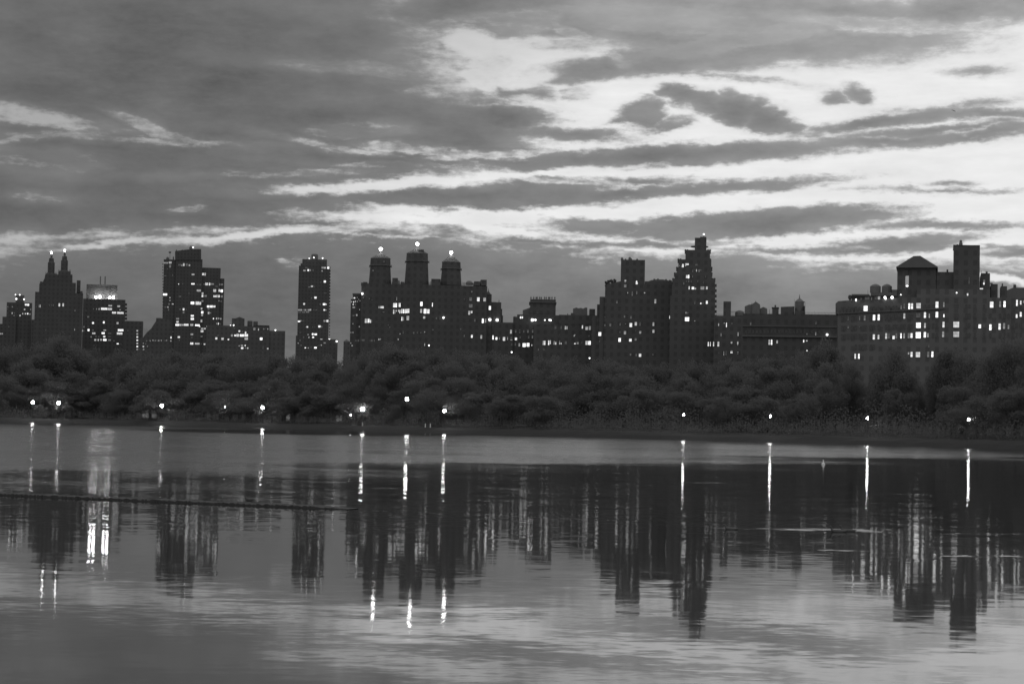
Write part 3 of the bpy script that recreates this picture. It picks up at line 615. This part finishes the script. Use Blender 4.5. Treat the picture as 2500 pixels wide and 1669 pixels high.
b = B('apartment_tower', 'wedding-cake tower of shrinking tiers with a lamp on its topmost block', 'tower', 6, 1160, 840)
for i, (x0, x1, y, f_) in enumerate(((900,1404,640,-6),(916,1405,570,-7),(938,1369,505,-8),(963,1365,440,-9),(980,1362,348,-10),(1062,1347,238,-11),(1170,1305,97,-13))):
    yb = None if i == 0 else (640,570,505,440,348,238)[i - 1] + 3
    b.box('tier', x0, x1, y, yb, f=f_, b=-36 + i * 1.5, m='brick')
b.box('main_block', 880, 1400, 770, f=-5, b=-38, m='brick'); b.box('tier_parapet', 1232, 1304, 85, 98, f=-13.5, b=-20)
b.lathe('ledge_disc', [(1122,1327,205),(1122,1327,196)], -20, 20, 'trim'); b.pole('lamp_post', 1275, 86, 66, 10, -14); b.lampo('roof_lamp', 1275, 57, 10, 'lampR', -14)
for x0, x1, y in ((1062,1348,238),(980,1350,345),(963,1365,440),(938,1366,505),(918,1400,570)):
    for x in (x0, x0 + 24, x1 - 24, x1): b.lathe('corner_bay', [(x-9,x+9,y+46),(x-9,x+9,y+16),(x-12,x+12,y+4),(x-7,x+7,y-7)], -14, 8, 'brick')
for k, y in enumerate((640,700,762,822,882,942,996)): b.lathe('balcony', [(1386,1424,y+26),(1386,1425,y-6)], -13, 10, 'brick')
b.win([(1020,430,12,30,'M'),(1032,420,16,36),(1080,404,38,18),(1064,415,10,20,'M'),(993,420,8,16,'M'),(1180,412,10,18,'D'),(1195,410,10,18,'D'),(1147,482,8,24,'D'),(1165,470,16,8,'D'),(1190,475,8,26,'M'),(1220,478,12,28,'M'),(1240,472,8,14,'M'),(1076,547,14,34),(1097,547,16,36),(1145,545,10,24,'D'),(1295,545,8,28,'D'),(1075,600,14,22,'D'),(1100,600,12,22,'D'),(1130,605,12,24,'D'),(1205,600,12,20,'D'),(1270,615,10,26,'D'),(1042,625,14,24,'D'),
 (1105,677,12,34),(1148,680,26,28),(1175,686,20,18),(1258,680,42,34,'M'),(1310,678,18,30),(1240,857,12,14),(1262,855,24,14,'D'),(1310,845,20,34),(1170,850,14,34,'D'),(1067,965,8,18,'M'),(1080,968,10,16,'M'),(1096,965,8,18,'D'),(1080,1040,46,44),(1170,1060,12,8,'M')])
def tree_spot(): pass

b = B('apartment_building', 'low dark building with one plain square chimney block on top', 'building', 7, 250, 820)
b.box('main_block', 20, 508, 625, b=-26, m='brick'); b.box('chimney_block', 180, 308, 384, 628, f=-6, b=-14, m='brick'); b.lathe('tank_roof', [(378,535,625),(378,535,572),(400,505,548),(440,462,534)], -10, 8, 'wood')
for x in range(66, 180, 19): b.pole('railing_post', x, 628, 602, 3, -3)
b.box('rail', 62, 180, 601, 606, f=-3, b=-3.3, m='metal'); b.box('rail', 308, 540, 553, 559, f=-5, b=-5.3, m='metal')
for x in (318, 330, 345, 360): b.pole('railing_post', x, 628, 556, 4, -5)
b.win([(100,775,14,40,'M'),(195,750,12,14,'M'),(232,780,9,70),(141,945,8,48,'M'),(428,935,10,60,'M'),(15,1103,14,74),(95,1103,28,78),(318,1078,26,30,'M'),(423,1083,18,40),(423,1112,10,24,'M'),(187,1260,8,70,'M'),(225,1255,12,70,'D'),(318,1222,34,14),(308,1240,10,30),(326,1246,16,18),(425,1238,'M'),(425,1266,14,14,'M'),(325,755,14,20,'D'),(105,1255,'D'),(-75,1103,8,70),(-40,1103,8,70)])

b = B('apartment_building', 'long low building with gabled roof sheds, a pointed water tank and terrace railing', 'building', 7, 1300, 760)
b.box('main_block', 500, 2150, 598, b=-30, m='stone'); b.box('cornice', 497, 2096, 800, 812, f=.5, b=0, m='trim'); b.box('cornice', 497, 2096, 965, 985, f=.7, b=0, m='trim')
b.poly('roof_shed', [(540,600),(540,468),(610,438),(640,436),(665,425),(665,600)], f=-6, b=-16, m='wood'); b.poly('roof_shed', [(665,600),(665,432),(725,386),(795,434),(795,600)], f=-5, b=-17, m='wood'); b.poly('roof_shed', [(800,600),(800,503),(855,477),(917,505),(917,600)], f=-7, b=-15, m='wood')
b.pole('vent_pipe', 662, 436, 404, 8, -8); b.pole('vent_pipe', 723, 390, 370, 6, -8); b.pole('vent_pipe', 955, 600, 518, 8, -8); b.pole('vent_pipe', 985, 600, 560, 6, -8)
b.box('roof_house', 1003, 1112, 487, 600, f=-7, b=-15); b.box('house_cornice', 995, 1120, 481, 490, f=-6.6, b=-15.4, m='trim'); b.box('chimney', 1043, 1070, 444, 482, f=-9, b=-12)
b.poly('roof_house', [(1148,600),(1148,476),(1380,467),(1380,600)], f=-7, b=-16)
b.box('tank_house', 1383, 1535, 545, 600, f=-5, b=-19); b.lathe('water_tank', [(1382,1535,548),(1382,1535,388),(1400,1516,370),(1440,1496,345),(1458,1480,336),(1463,1476,300),(1468,1472,264)], -12, 12, 'wood')
b.box('tank_frame', 1535, 1558, 388, 394, f=-9, b=-11, m='metal'); b.pole('frame_post', 1554, 598, 390, 7, -9); b.pole('frame_post', 1376, 470, 345, 5, -9); b.box('roof_box', 1535, 1560, 460, 600, f=-9, b=-14)
for k in range(22): b.pole('railing_post', 1568 + 24 * k, 606, 560 + k * 1.3 - (16 if k % 7 == 6 else 0), 4, -2)
b.box('rail', 1562, 2090, 572, 576, f=-2, b=-2.2, m='metal')
b.win([(953,1072,20,84),(993,1072,22,84),(1087,1065,24,48,'M'),(1535,1052,16,40),(1587,1048,26,18),(1738,930,14,50,'M'),(1905,945,14,14,'M'),(1742,750,30,44,'D'),(640,760,24,44,'D'),(1590,1213,18,20),(1727,1222,12,12,'D'),(1828,1085,8,36,'D'),(1065,1100,'D'),(1590,935,20,24,'D')])
for x in range(560, 2060, 62):
    if not (1700 < x < 1780 or 1880 < x < 1960 or 1560 < x < 1620): b.win([(x, 890 + abs(x - 1200) * .012, 26, 56, 'U')])
b.lampo('wall_lamp', 1930, 944, 17, 'tiny')

b = B('apartment_building', 'large pale apartment block with pedimented roof temple and square tower, far right', 'building', 8, 1150, 668)
b.poly('main_block', [(103,2400),(103,848),(400,832),(900,812),(1180,795),(2330,815),(2330,2400)], b=-40, m='pale')
b.poly('cornice', [(100,852),(100,842),(400,826),(900,806),(1180,789),(1180,799),(900,816),(400,836)], f=.6, b=0, m='trim', reg=False)
b.poly('upper_floor', [(82,850),(82,745),(110,722),(245,712),(700,690),(1180,677),(2330,700),(2330,820),(1180,800),(400,835)], f=-1.2, b=-34, m='pale')
b.box('terrace_house', 245, 710, 668, 735, f=-6, b=-24, m='brick'); b.box('terrace_roof', 244, 440, 652, 669, f=-5, b=-24, m='roof'); b.box('terrace_roof', 436, 712, 634, 669, f=-5.2, b=-24, m='roof'); b.box('terrace_roof', 650, 712, 606, 636, f=-6, b=-22, m='roof')
b.lathe('potted_tree', [(222,232,715),(212,246,695),(208,246,675),(218,240,660)], -6, 9, 'leaf')
for x0, x1 in ((430,538), (550,650)): b.lathe('water_tank', [(x0,x1,638),(x0,x1,574),(x0+22,x1-22,558),(x0+44,x1-44,550)], -12, 12, 'wood')
b.pole('vent_pipe', 408, 655, 608, 4, -8)
b.box('temple_base', 700, 1100, 604, 700, f=-7, b=-32, m='brick'); b.box('temple_wall', 706, 786, 380, 606, f=-8, b=-9, m='brick'); b.box('temple_wall', 820, 1095, 380, 606, f=-8, b=-9, m='brick'); b.box('temple_lintel', 786, 820, 380, 440, f=-8.1, b=-8.9, m='brick'); b.box('temple_sill', 786, 820, 576, 606, f=-8.1, b=-8.9, m='brick')
b.box('rear_wall', 712, 778, 384, 606, f=-28, b=-29, m='brick'); b.box('rear_wall', 832, 1085, 384, 606, f=-28, b=-29, m='brick'); b.box('side_wall', 707, 716, 382, 606, f=-9.1, b=-27.9, m='brick')
b.poly('arch_spandrel', [(786,440),(786,470),(797,466),(820,466),(820,440)], f=-8.2, b=-8.8, m='brick', reg=False)
b.poly('pediment_roof', [(692,384),(692,377),(868,268),(935,265),(1113,376),(1112,384)], f=-6.6, b=-31, m='slate')
b.box('temple_side', 1095, 1106, 404, 606, f=-14, b=-26, m='brick')
b.box('roof_block', 1100, 1268, 428, 700, f=-8, b=-30, m='brick'); b.box('chimney', 1200, 1218, 403, 430, f=-12, b=-15)
b.box('square_tower', 1268, 1535, 158, 700, f=-6, b=-26, m='brick'); b.poly('tower_coping', [(1268,160),(1268,154),(1535,160),(1535,166)], f=-5.8, b=-26.2, m='trim', reg=False)
b.lathe('roof_tank', [(1326,1364,157),(1326,1362,138),(1332,1358,132),(1332,1358,116),(1340,1350,106)], -12, 9, 'metal'); b.lathe('roof_vent', [(1300,1322,158),(1302,1320,150)], -12, 8, 'metal')
b.box('roof_block', 1535, 1638, 441, 700, f=-8, b=-28, m='brick'); b.lathe('roof_vent', [(1594,1616,442),(1595,1615,424)], -12, 8, 'metal'); b.pole('vent_pipe', 1551, 442, 412, 4, -12)
b.box('roof_block', 1637, 1716, 550, 705, f=-9, b=-24, m='brick'); b.lathe('roof_vent', [(1640,1668,552),(1642,1664,538)], -14, 9, 'metal')
b.box('roof_house', 1738, 1810, 571, 705, f=-9, b=-20, m='brick'); b.box('chimney', 1756, 1770, 544, 572, f=-11, b=-13)
b.poly('roof_shed', [(1808,705),(1812,612),(1872,585),(2330,590),(2330,705)], f=-9, b=-28, m='slate'); b.box('chimney', 1873, 1903, 555, 588, f=-11, b=-14); b.box('roof_curb', 900, 1640, 600, 690, f=-5, b=-7, m='pale')
b.lampo('arch_lamp', 803, 569, 11, 'tiny', -9, .6)
for x, y, r in ((288,706,7),(288,717,6),(580,684,12),(587,698,8),(652,685,14),(740,657,5),(1302,638,6)): b.lampo('terrace_lamp', x, y, r, 'tiny')
b.win([(400,695,42,24,'D'),(445,697,8,28,'D'),(490,692,24,26,'D'),(520,690,22,28,'M'),(1413,655,14,22),(1552,597,32,10),(1577,545,14,20),(1580,520,18,24,'M'),(1428,515,7,66,'D'),(340,700,10,20,'D')])
P8 = [(385,795,38,52),(743,785,10,34,'M'),(775,772,16,50,'D'),(825,773,18,58),(853,773,18,56),(918,768,44,54,'M'),(1104,758,28,62),(1173,757,14,48,'M'),(1655,757,34,60),(1740,752,18,58,'M'),(1785,752,20,60),(1910,740,16,60),(1948,740,14,44),(1975,728,8,24,'M'),
 (210,898,12,40,'D'),(325,893,10,38,'D'),(376,892,18,50,'M'),(470,887,22,54),(517,885,20,58),(775,872,18,52,'M'),(915,865,42,44,'D'),(983,862,20,56),(1027,870,10,40,'M'),(1103,858,24,56),(1174,868,10,28),(1907,872,16,34),(1948,855,18,46),
 (210,985,14,20,'D'),(323,982,12,12,'D'),(917,965,46,54),(983,967,16,48),(1170,958,20,56),(1298,958,58,58),(1535,975,24,36),(1578,970,6,24,'D'),(1642,985,20,56),(1661,978,12,50,'D'),(1735,978,22,62),(1780,972,20,58,'M'),(1825,982,16,40,'M'),
 (468,1082,20,50),(515,1083,16,42),(592,1073,18,56,'M'),(620,1073,16,50,'D'),(667,1087,22,32),(695,1072,16,50,'D'),(742,1071,12,50),(773,1071,14,50,'M'),(820,1070,20,50,'M'),(848,1068,20,46),(915,1064,48,60),(982,1060,22,54),(1013,1065,8,38,'M'),(1166,1056,20,56,'M'),(1298,1056,58,56,'M'),
 (1023,1175,8,24,'D'),(280,1277,14,50),(317,1277,14,50),(848,1258,20,50),(818,1247,14,20,'M'),(912,1260,42,52),(1016,1258,20,54,'M'),(1058,1257,20,56),(2060,750,20,56),(2110,752,18,56,'M'),(2060,960,20,56)]
b.win(P8)
lit = [(p[0], p[1]) for p in P8]; nun = 0
for yy in (872, 968, 1068, 780, 1175, 1262):
    for x in (150,178,212,250,287,325,376,440,470,517,592,620,667,695,745,775,825,850,915,983,1024,1065,1103,1173,1298,1400,1430,1485,1578,1642,1740,1785,1825,1865,1905,1948):
        y = yy + (max(0, 1180 - x) * .028 if yy < 1000 else max(0, 1100 - x) * .012)
        if nun < 99 and not any(abs(x - a) < 22 and abs(y - c) < 40 for a, c in lit):
            if yy == 1175 and not 250 < x < 1300: continue
            if yy == 1262 and not 850 < x < 1100: continue
            b.win([(x, y, 17 if x not in (376, 915, 1298) else 40, 50, 'U')]); nun += 1

# ------------------------------------------------------------------ trees
def leaf_cloud(mb, rnd, lobes, n, s):
    tot = sum(l[3] * l[3] for l in lobes)
    for cx, cy, cz, r, sz in lobes:
        for _ in range(int(n * r * r / tot)):
            while True:
                a = Vector((rnd.uniform(-1, 1), rnd.uniform(-1, 1), rnd.uniform(-1, 1)))
                if .05 < a.length < 1: break
            a = a.normalized() * (a.length ** .7) * (1 + rnd.gauss(0, .16))
            p = Vector((cx + a.x * r, cy + a.y * r, cz + a.z * r * sz))
            t = Vector((rnd.uniform(-1, 1), rnd.uniform(-1, 1), rnd.uniform(-1, 1))).normalized()
            q = t.orthogonal().normalized(); k = s * rnd.uniform(.6, 1.35)
            mb.add([tuple(p - t * k), tuple(p + q * k * .6 - t * k * .1), tuple(p + t * k), tuple(p - q * k * .6 + t * k * .1)], [(0, 1, 2, 3)])
def tree_meshes(seed):
    """unit tree: height 1, crown radius about .5"""
    rnd = random.Random(seed)
    tr = MB(); lean = rnd.uniform(-.03, .03)
    tr.tube((0, 0, -.03), (lean, 0, .34), .032, .022, 8)
    lobes = [(lean, 0, .52, .27, 1.25)]
    wide = rnd.uniform(.85, 1.15); skew = rnd.uniform(-.06, .06)
    for k in range(26):
        a = k * 2.4 + rnd.uniform(-.7, .7); h = rnd.uniform(.20, .88)
        env = .36 * math.sin(math.pi * min(1, (h - .02) / 1.02)) ** .6
        rr = env * rnd.uniform(.45, 1.1) * wide
        c = (lean + skew * h + rr * math.cos(a), rr * math.sin(a), h); r = rnd.uniform(.07, .15)
        if k % 2: tr.tube((lean, 0, .24 + .01 * k), (c[0] * .8, c[1] * .8, c[2]), .013, .004, 5)
        lobes.append((*c, r, rnd.uniform(.6, 1.2)))
    lobes.append((lean + rnd.uniform(-.08, .08), 0, .86, .12, 1.1))
    cr = MB(); leaf_cloud(cr, rnd, lobes, 12500, .0120)
    zmax = max(v[2] for v in cr.v)
    cr.v = [(x, y, z / zmax) for x, y, z in cr.v]
    return tr, cr
protos = []
TREE_LABEL = 'dark leafy tree merged into the black belt of trees behind the far shore'
LANDMARKS = [(-400, 30, 'the left edge of the picture'), (30, 82, 'the small tower with four roof lamps'), (82, 205, 'the twin spired building'), (205, 310, 'the floodlit penthouse'), (310, 400, 'the sloping roof'),
             (400, 550, 'the tallest left tower'), (550, 700, 'the block with the square roof house'), (700, 830, 'the freestanding slab tower'), (830, 1010, 'the left globe-topped tower'),
             (1010, 1230, 'the middle and right globe-topped towers'), (1230, 1370, 'the row of stone urns'), (1370, 1460, 'the humped roof tanks'), (1460, 1640, 'the square box tower'),
             (1640, 1750, 'the wedding-cake tower'), (1750, 1900, 'the gabled roof sheds'), (1900, 2050, 'the pointed water tank'), (2050, 2290, 'the pedimented roof temple'), (2290, 2420, 'the tall square tower at right'), (2420, 9999, 'the right edge of the picture')]
ORD = ['first', 'second', 'third', 'fourth', 'fifth', 'sixth', 'seventh', 'eighth', 'ninth']
_cnt = {}
def row_label(back, x):
    row = {75: 'skyline row', 52: 'second row', 34: 'third row', 20: 'front row'}[back]
    lm = next(l for a, c, l in LANDMARKS if a <= x < c); k = _cnt.get((row, lm), 0); _cnt[(row, lm)] = k + 1
    return f'{ORD[min(k, 8)]} tree of the {row} under {lm}'
TREE_GROUP = 'trees in the black belt behind the far shore'
def place_tree(i, loc, h, w, rot, label, group):
    """w: crown width in metres"""
    k = i % 6
    if len(protos) <= k:
        tr, cr = tree_meshes(100 + k)
        e = empty('tree', (0, 0, 0)); t = tr.build('trunk', M['bark'], e); c = cr.build('crown', M['leaf'], e)
        protos.append((e, t, c, [False]))
    e, t, c, used = protos[k]
    if used[0]:
        e2 = e.copy(); C.objects.link(e2)
        for q in (t, c):
            q2 = q.copy(); C.objects.link(q2); q2.parent = e2
        e = e2
    used[0] = True
    e.location = loc; e.rotation_euler = (0, 0, rot); e.scale = (w, w, h)
    e['label'] = label; e['category'] = 'tree'
    if group: e['group'] = group
    elif 'group' in e: del e['group']
PROF = [(-300,826),(0,832),(60,826),(110,812),(160,808),(215,822),(250,835),(330,845),(420,846),(500,848),(560,843),(620,846),(700,853),(800,857),(850,858),(880,842),(920,834),(1000,834),
        (1100,842),(1200,848),(1300,854),(1400,862),(1500,868),(1560,878),(1640,874),(1700,868),(1800,858),(1900,850),(1980,846),(2050,832),(2072,862),(2090,905),(2106,922),(2120,880),(2140,850),
        (2190,834),(2215,850),(2235,885),(2252,925),(2268,890),(2290,866),(2340,842),(2370,838),(2400,852),(2430,830),(2460,808),(2500,800),(2800,790)]
def prof(x):
    for (a, c), (d, e) in zip(PROF, PROF[1:]):
        if x <= d: return c + (e - c) * (x - a) / (d - a)
    return PROF[-1][1]
def tree_at(i, px, back, ytop, wpx, label=TREE_LABEL, group=TREE_GROUP, rnd=random):
    p = shore(px, back); gz = 2.0
    top = at_depth(px, ytop, p.y)
    h = max(top.z - gz, 3.0); w = wpx * p.y / FPX
    # the trunk stands under the crown top
    place_tree(i, (top.x - (top.z - gz) * 0, p.y, gz), h, w, rnd.uniform(0, 6.28), label, group)
rnd = random.Random(21)
def clear_top(px, half):          # lowest skyline over the crown, so a crown never fills a notch
    return max(prof(px + half * t) for t in (-.55, -.25, 0, .25, .55))
n = 0
SPECIAL = [(2178, 45, 832, 150, 'round-topped dark tree standing in front of the pale pedimented building'),
           (2015, 70, 822, 170, 'dark tree at the left corner of the pale pedimented building'),
           (2072, 46, 866, 90, 'narrow dark tree just left of the deep notch in the tree line'),
 (2300, 48, 866, 95, 'narrow dark tree just right of the deep notch in the tree line'),
 (2335, 50, 838, 165, 'tall dark tree below the square tower at far right'),
           (2452, 38, 812, 170, 'tallest dark tree at the right end of the belt'),
           (150, 60, 806, 190, 'high round tree below the twin spired building'),
           (960, 55, 832, 200, 'broad tree crown rising before the three-towered building')]
for px, back, yt, wpx, lab in SPECIAL:
    tree_at(n, px, back, yt, wpx, lab, None, rnd); n += 1
# back rows make the skyline, front rows fill down to the path
for back, step, drop, jit, wp in ((75, 46, 1, 5, 140), (52, 74, 24, 14, 165), (34, 84, 62, 16, 160), (20, 88, 96, 14, 150)):
    x = -260 + rnd.uniform(0, step)
    while x < 2780:
        w = wp * rnd.uniform(.8, 1.15)
        yt = clear_top(x, w / 2) + drop + rnd.uniform(0, jit)
        if back >= 52 and 2060 < x < 2300:
            w *= .55; yt = clear_top(x, w / 2) + drop * .6 + rnd.uniform(2, jit)
        if yt < 965: tree_at(n, x, back + rnd.uniform(-6, 6), yt, w, row_label(back, x), TREE_GROUP, rnd=rnd); n += 1
        x += step * rnd.uniform(.85, 1.15) * (.6 if 2060 < x < 2300 else 1)

def undergrowth():
    mb = MB(); rnd = random.Random(9)
    for px in [x * 6.4 for x in range(-45, 440)]:
        for q in range(125):
            back = 9.5 + rnd.random() ** 1.3 * 13
            p = shore(px + rnd.uniform(-5, 5), back)
            hmax = (1.0 + 2.0 * abs(math.sin(px * .011) * math.sin(px * .037 + 1)) + (back - 11) * .42)
            z = 1.55 + rnd.random() ** .8 * hmax
            t = Vector((rnd.uniform(-1, 1), rnd.uniform(-1, 1), rnd.uniform(-1, 1))).normalized(); o = t.orthogonal().normalized()
            k = rnd.uniform(.09, .26); c = Vector((p.x, p.y, z))
            mb.add([tuple(c - t * k), tuple(c + o * k * .6), tuple(c + t * k), tuple(c - o * k * .6)], [(0, 1, 2, 3)])
    tag(mb.build('undergrowth', M['leaf']), 'dense dark bushes and saplings along the path behind the bank', 'bushes', None, 'stuff')
undergrowth()

# rooftop garden on the stepped block
def roof_shrub(bb, x, y, w, h, seed, part='roof_shrub'):
    rnd = random.Random(seed); mb = MB(); u, z = bb.hit(x, y, -4); u2, _ = bb.hit(x + w, y, -4); _, z2 = bb.hit(x, y - h, -4)
    W, H = u2 - u, z2 - z
    for k in range(5): mb.tube((u + W * .5, 4, z), (u + W * rnd.uniform(0, 1), 4 + rnd.uniform(-1, 1), z + H * rnd.uniform(.5, 1)), .09, .03, 4)
    lobes = [(u + W * rnd.uniform(.1, .9), 4 + rnd.uniform(-.8, .8), z + H * rnd.uniform(.35, .85), W * .19, .8) for _ in range(8)]
    leaf_cloud(mb, rnd, lobes, 420, .26)
    mb.build(part, M['leaf'], bb.e)
roof_shrub(RG, 122, 648, 62, 62, 1); roof_shrub(RG, 172, 640, 82, 76, 2)

# ------------------------------------------------------------------ lamps along the path
LAMPS = [ # px, py, radius px, back, label
 (80, 982, 4.4, 6.0, 'leftmost lit park lamp on the far bank'),
 (143, 983.5, 4.6, 6.2, 'second lit park lamp from the left beside a lit bush'),
 (395, 990, 4.4, 6.4, 'lone lit park lamp on the bank below the tallest left tower'),
 (549.5, 992, 3.0, 18, 'small lit park lamp among trees right of the lone left lamp'),
 (641, 994.5, 4.4, 6.2, 'lit park lamp with a bright bush at its lower left'),
 (850, 996, 2.5, 26, 'small upper lamp of the close pair beside the brightest lamp'),
 (856, 1012.5, 3.2, 5.4, 'small lower lamp of the close pair beside the brightest lamp'),
 (885.5, 998.5, 5.4, 5.8, 'biggest and brightest lit park lamp, left of centre'),
 (993.5, 974, 4.8, 9.0, 'lit lamp standing higher than every other park lamp'),
 (1085, 1002.5, 4.4, 5.8, 'lit park lamp right of the high lamp among faintly lit leaves'),
 (1669, 1012, 3.0, 6.0, 'small lit park lamp under the wedding-cake tower'),
 (1881, 1016, 3.0, 6.0, 'small lit park lamp under the pointed water tank'),
 (2118, 1020.5, 3.1, 6.0, 'small lit park lamp below the notch in the trees at right'),
 (2365, 1024.5, 3.7, 6.0, 'rightmost lit park lamp half hidden by lit leaves')]
for px, py, r, back, lab in LAMPS:
    base = shore(px, back); c = at_depth(px, py, base.y); R = .76 * r * base.y / FPX
    gz = 1.42 if back < 8.4 else 1.75
    e = empty('park_lamp', (c.x, base.y, gz)); tag(e, lab, 'lamp', 'lit park lamps on the far bank')
    H = c.z - gz
    MB().rings(0, 0, [(-.1, .2), (.25, .2), (.32, .12), (.5, .075), (H - R - .12, .06), (H - R - .1, .14), (H - R, .16)], 8, 0).build('post', M['post'], e)
    MB().ball((0, 0, H), R, 14, 10, 0, 1.1).build('globe', M['lamp'] if r > 2.6 else M['tiny'], e, True)
    MB().rings(0, 0, [(H + R * 1.07, .2), (H + R * 1.12, .22), (H + R * 1.25, .1), (H + R * 1.5, .02)], 8, 0).build('cap', M['post'], e)
# small bushes that catch the lamp light
BUSH = [(92, 994, 2.4, 7.6, 'spiky lit bush just right of the leftmost lamp'), (114, 1002, 1.5, 8.2, 'thin faintly lit bush between the two left lamps'), (156, 991, 2.6, 7.9, 'bright lit bush right of the second lamp'), (133, 996, 2.2, 9.2, 'dim bush left of the second lamp'),
        (633, 1001, 2.3, 7.4, 'bright bush just left below the lamp under the slab tower'), (664, 1012, 1.6, 8.0, 'faint low bush right of the lamp under the slab tower'), (420, 1002, 2.0, 8.4, 'arching faint bush right of the lone left lamp'),
        (1063, 1006, 2.0, 8.4, 'faint leafy bush left of the lamp right of centre'), (896, 1013, 1.3, 7.6, 'small bush at the foot of the brightest lamp'), (2375, 1029, 1.2, 7.2, 'leaves lit right of the rightmost lamp'), (2352, 1047, 1.2, 6.6, 'low bush left below the rightmost lamp')]
for i, (px, py, r, back, lab) in enumerate(BUSH):
    p = shore(px, back); c = at_depth(px, py, p.y); rnd = random.Random(50 + i); mb = MB()
    z0 = 1.45 if back < 8.4 else 1.7; H = max(c.z - z0, .6)
    e = empty('bush', (c.x, p.y, z0)); tag(e, lab, 'bush')
    st = MB()
    for k in range(6):
        a = rnd.uniform(0, 6.28); st.tube((0, 0, -.1), (r * .5 * math.cos(a), r * .3 * math.sin(a), H * rnd.uniform(.7, 1.1)), .05, .02, 4)
    st.build('stems', M['bark'], e)
    lobes = [(rnd.uniform(-.6, .6) * r, rnd.uniform(-.4, .4) * r, H + rnd.uniform(-.45, .45) * r, r * rnd.uniform(.25, .45), .8) for _ in range(6)]
    leaf_cloud(mb, rnd, lobes, 260, .16); mb.build('foliage', M['leaf'], e)
# pale stone markers by the path
for i, (px, py) in enumerate([(887.5, 1020), (1041, 1020), (1054, 1024)]):
    p = shore(px, 4.6); o = MB().rings(0, 0, [(0, .16), (.12, .16), (.14, .12), (.85, .1), (.95, .13), (1.02, .05)], 8, 0).build('bollard', M['buoy']); o.location = (p.x, p.y, 1.41)
    tag(o, ('pale bollard at the foot of the brightest lamp', 'brighter pale bollard left of the lamp right of centre', 'second pale bollard just right of the brighter one')[i], 'bollard')

# ------------------------------------------------------------------ things on the water
def duck_mesh(L):
    """one continuous lofted body: tail, trunk, neck, head, bill; faces -x, floats at z=0"""
    path = [(.50, .13, .004, .004), (.44, .10, .035, .02), (.33, .065, .09, .06), (.16, .05, .135, .095), (-.04, .045, .14, .105), (-.20, .06, .115, .095), (-.29, .10, .075, .075),
            (-.33, .17, .045, .05), (-.345, .235, .038, .042), (-.375, .285, .05, .05), (-.42, .295, .046, .042), (-.465, .283, .022, .018), (-.53, .272, .024, .01), (-.55, .270, .006, .004)]
    n = 12; v = []; P = [Vector((a, 0, c)) for a, c, _, _ in path]
    for i, (x, z, ry, rz) in enumerate(path):
        d = (P[min(i + 1, len(P) - 1)] - P[max(i - 1, 0)]).normalized(); up = Vector((0, 1, 0)).cross(d).normalized()
        for k in range(n):
            a = 2 * math.pi * k / n; q = P[i] + Vector((0, ry * math.cos(a), 0)) + up * (rz * math.sin(a)); v.append((q.x * L, q.y * L, q.z * L))
    f = [(i * n + k, i * n + (k + 1) % n, (i + 1) * n + (k + 1) % n, (i + 1) * n + k) for i in range(len(path) - 1) for k in range(n)]
    f += [tuple(range(n)), tuple(reversed(range((len(path) - 1) * n, len(path) * n)))]
    return v, f
dv, df = duck_mesh(.50)
DUCKS = [(2046, 1298, 180, 1.0, 'left duck of the two swimming together on the bright streak'), (2070, 1297, 8, 1.0, 'right duck of the two swimming together on the bright streak'),
         (1785, 1292, 170, .85, 'lone duck far left of the swimming pair'), (708, 1173 + 60, 200, .6, 'small bird in front of the dyke under the slab tower')]
dm = mesh_obj('duck', dv, df, M['feather'], smooth=True)
for i, (x, y, a, s, lab) in enumerate(DUCKS[:3]):
    o = dm if i == 0 else dm.copy()
    if i: C.objects.link(o)
    c = on_water(x, y); o.location = (c.x, c.y, -.005); o.rotation_euler = (0, 0, math.radians(a - 180 if i != 1 else 0)); o.scale = (s, s, s)
    tag(o, lab, 'duck', 'ducks on the water')
o = dm.copy(); C.objects.link(o); c = on_water(609, 1228); o.location = (c.x, c.y, .09); o.rotation_euler = (0, 0, math.radians(25)); o.scale = (.8, .8, 1.1)
tag(o, 'bird resting on top of the long stone dyke', 'duck', 'ducks on the water')
c = on_water(2010, 1134); e = empty('marker_buoy', (c.x, c.y, 0)); tag(e, 'tiny white marker buoy alone on the dark water at right', 'buoy')
MB().rings(0, 0, [(-.1, .1), (0, .14), (.1, .13), (.16, .06)], 10, 0).build('float', M['buoy'], e); MB().rings(0, 0, [(.15, .05), (.36, .05), (.38, .03)], 8, 0).build('marker_post', M['buoy'], e)

# gull high in the sky at right
p = at_depth(2328, 271, 520)
def gull():
    v = []; f = []; n = 8
    body = [(-.22, .005), (-.18, .03), (-.08, .055), (.05, .055), (.18, .03), (.30, .008)]
    for x, r in body:
        for k in range(n): a = 2 * math.pi * k / n; v.append((x, r * math.cos(a), r * math.sin(a)))
    f = [(i * n + k, i * n + (k + 1) % n, (i + 1) * n + (k + 1) % n, (i + 1) * n + k) for i in range(len(body) - 1) for k in range(n)] + [tuple(range(n)), tuple(reversed(range(5 * n, 6 * n)))]
    for s in (-1, 1):
        b0 = len(v); W = [(-.10, .04, .02, .10), (-.12, .28, .16, .12), (-.02, .62, .05, .30)]
        for x0, y, z, x1 in W:
            for dz in (.012, -.012): v.append((x0, s * y, z + dz)); v.append((x1, s * y, z + dz))
        for i in range(2):
            a = b0 + i * 4
            for q in ((0, 1, 5, 4), (2, 6, 7, 3), (0, 4, 6, 2), (1, 3, 7, 5)): f.append(tuple(a + t for t in q))
        f.append((b0 + 8, b0 + 9, b0 + 11, b0 + 10))
    return mesh_obj('gull', v, f, M['feather'])
o = gull(); o.location = p; o.rotation_euler = (.2, .1, 2.0); tag(o, 'tiny dark bird flying in the bright sky at right', 'bird')
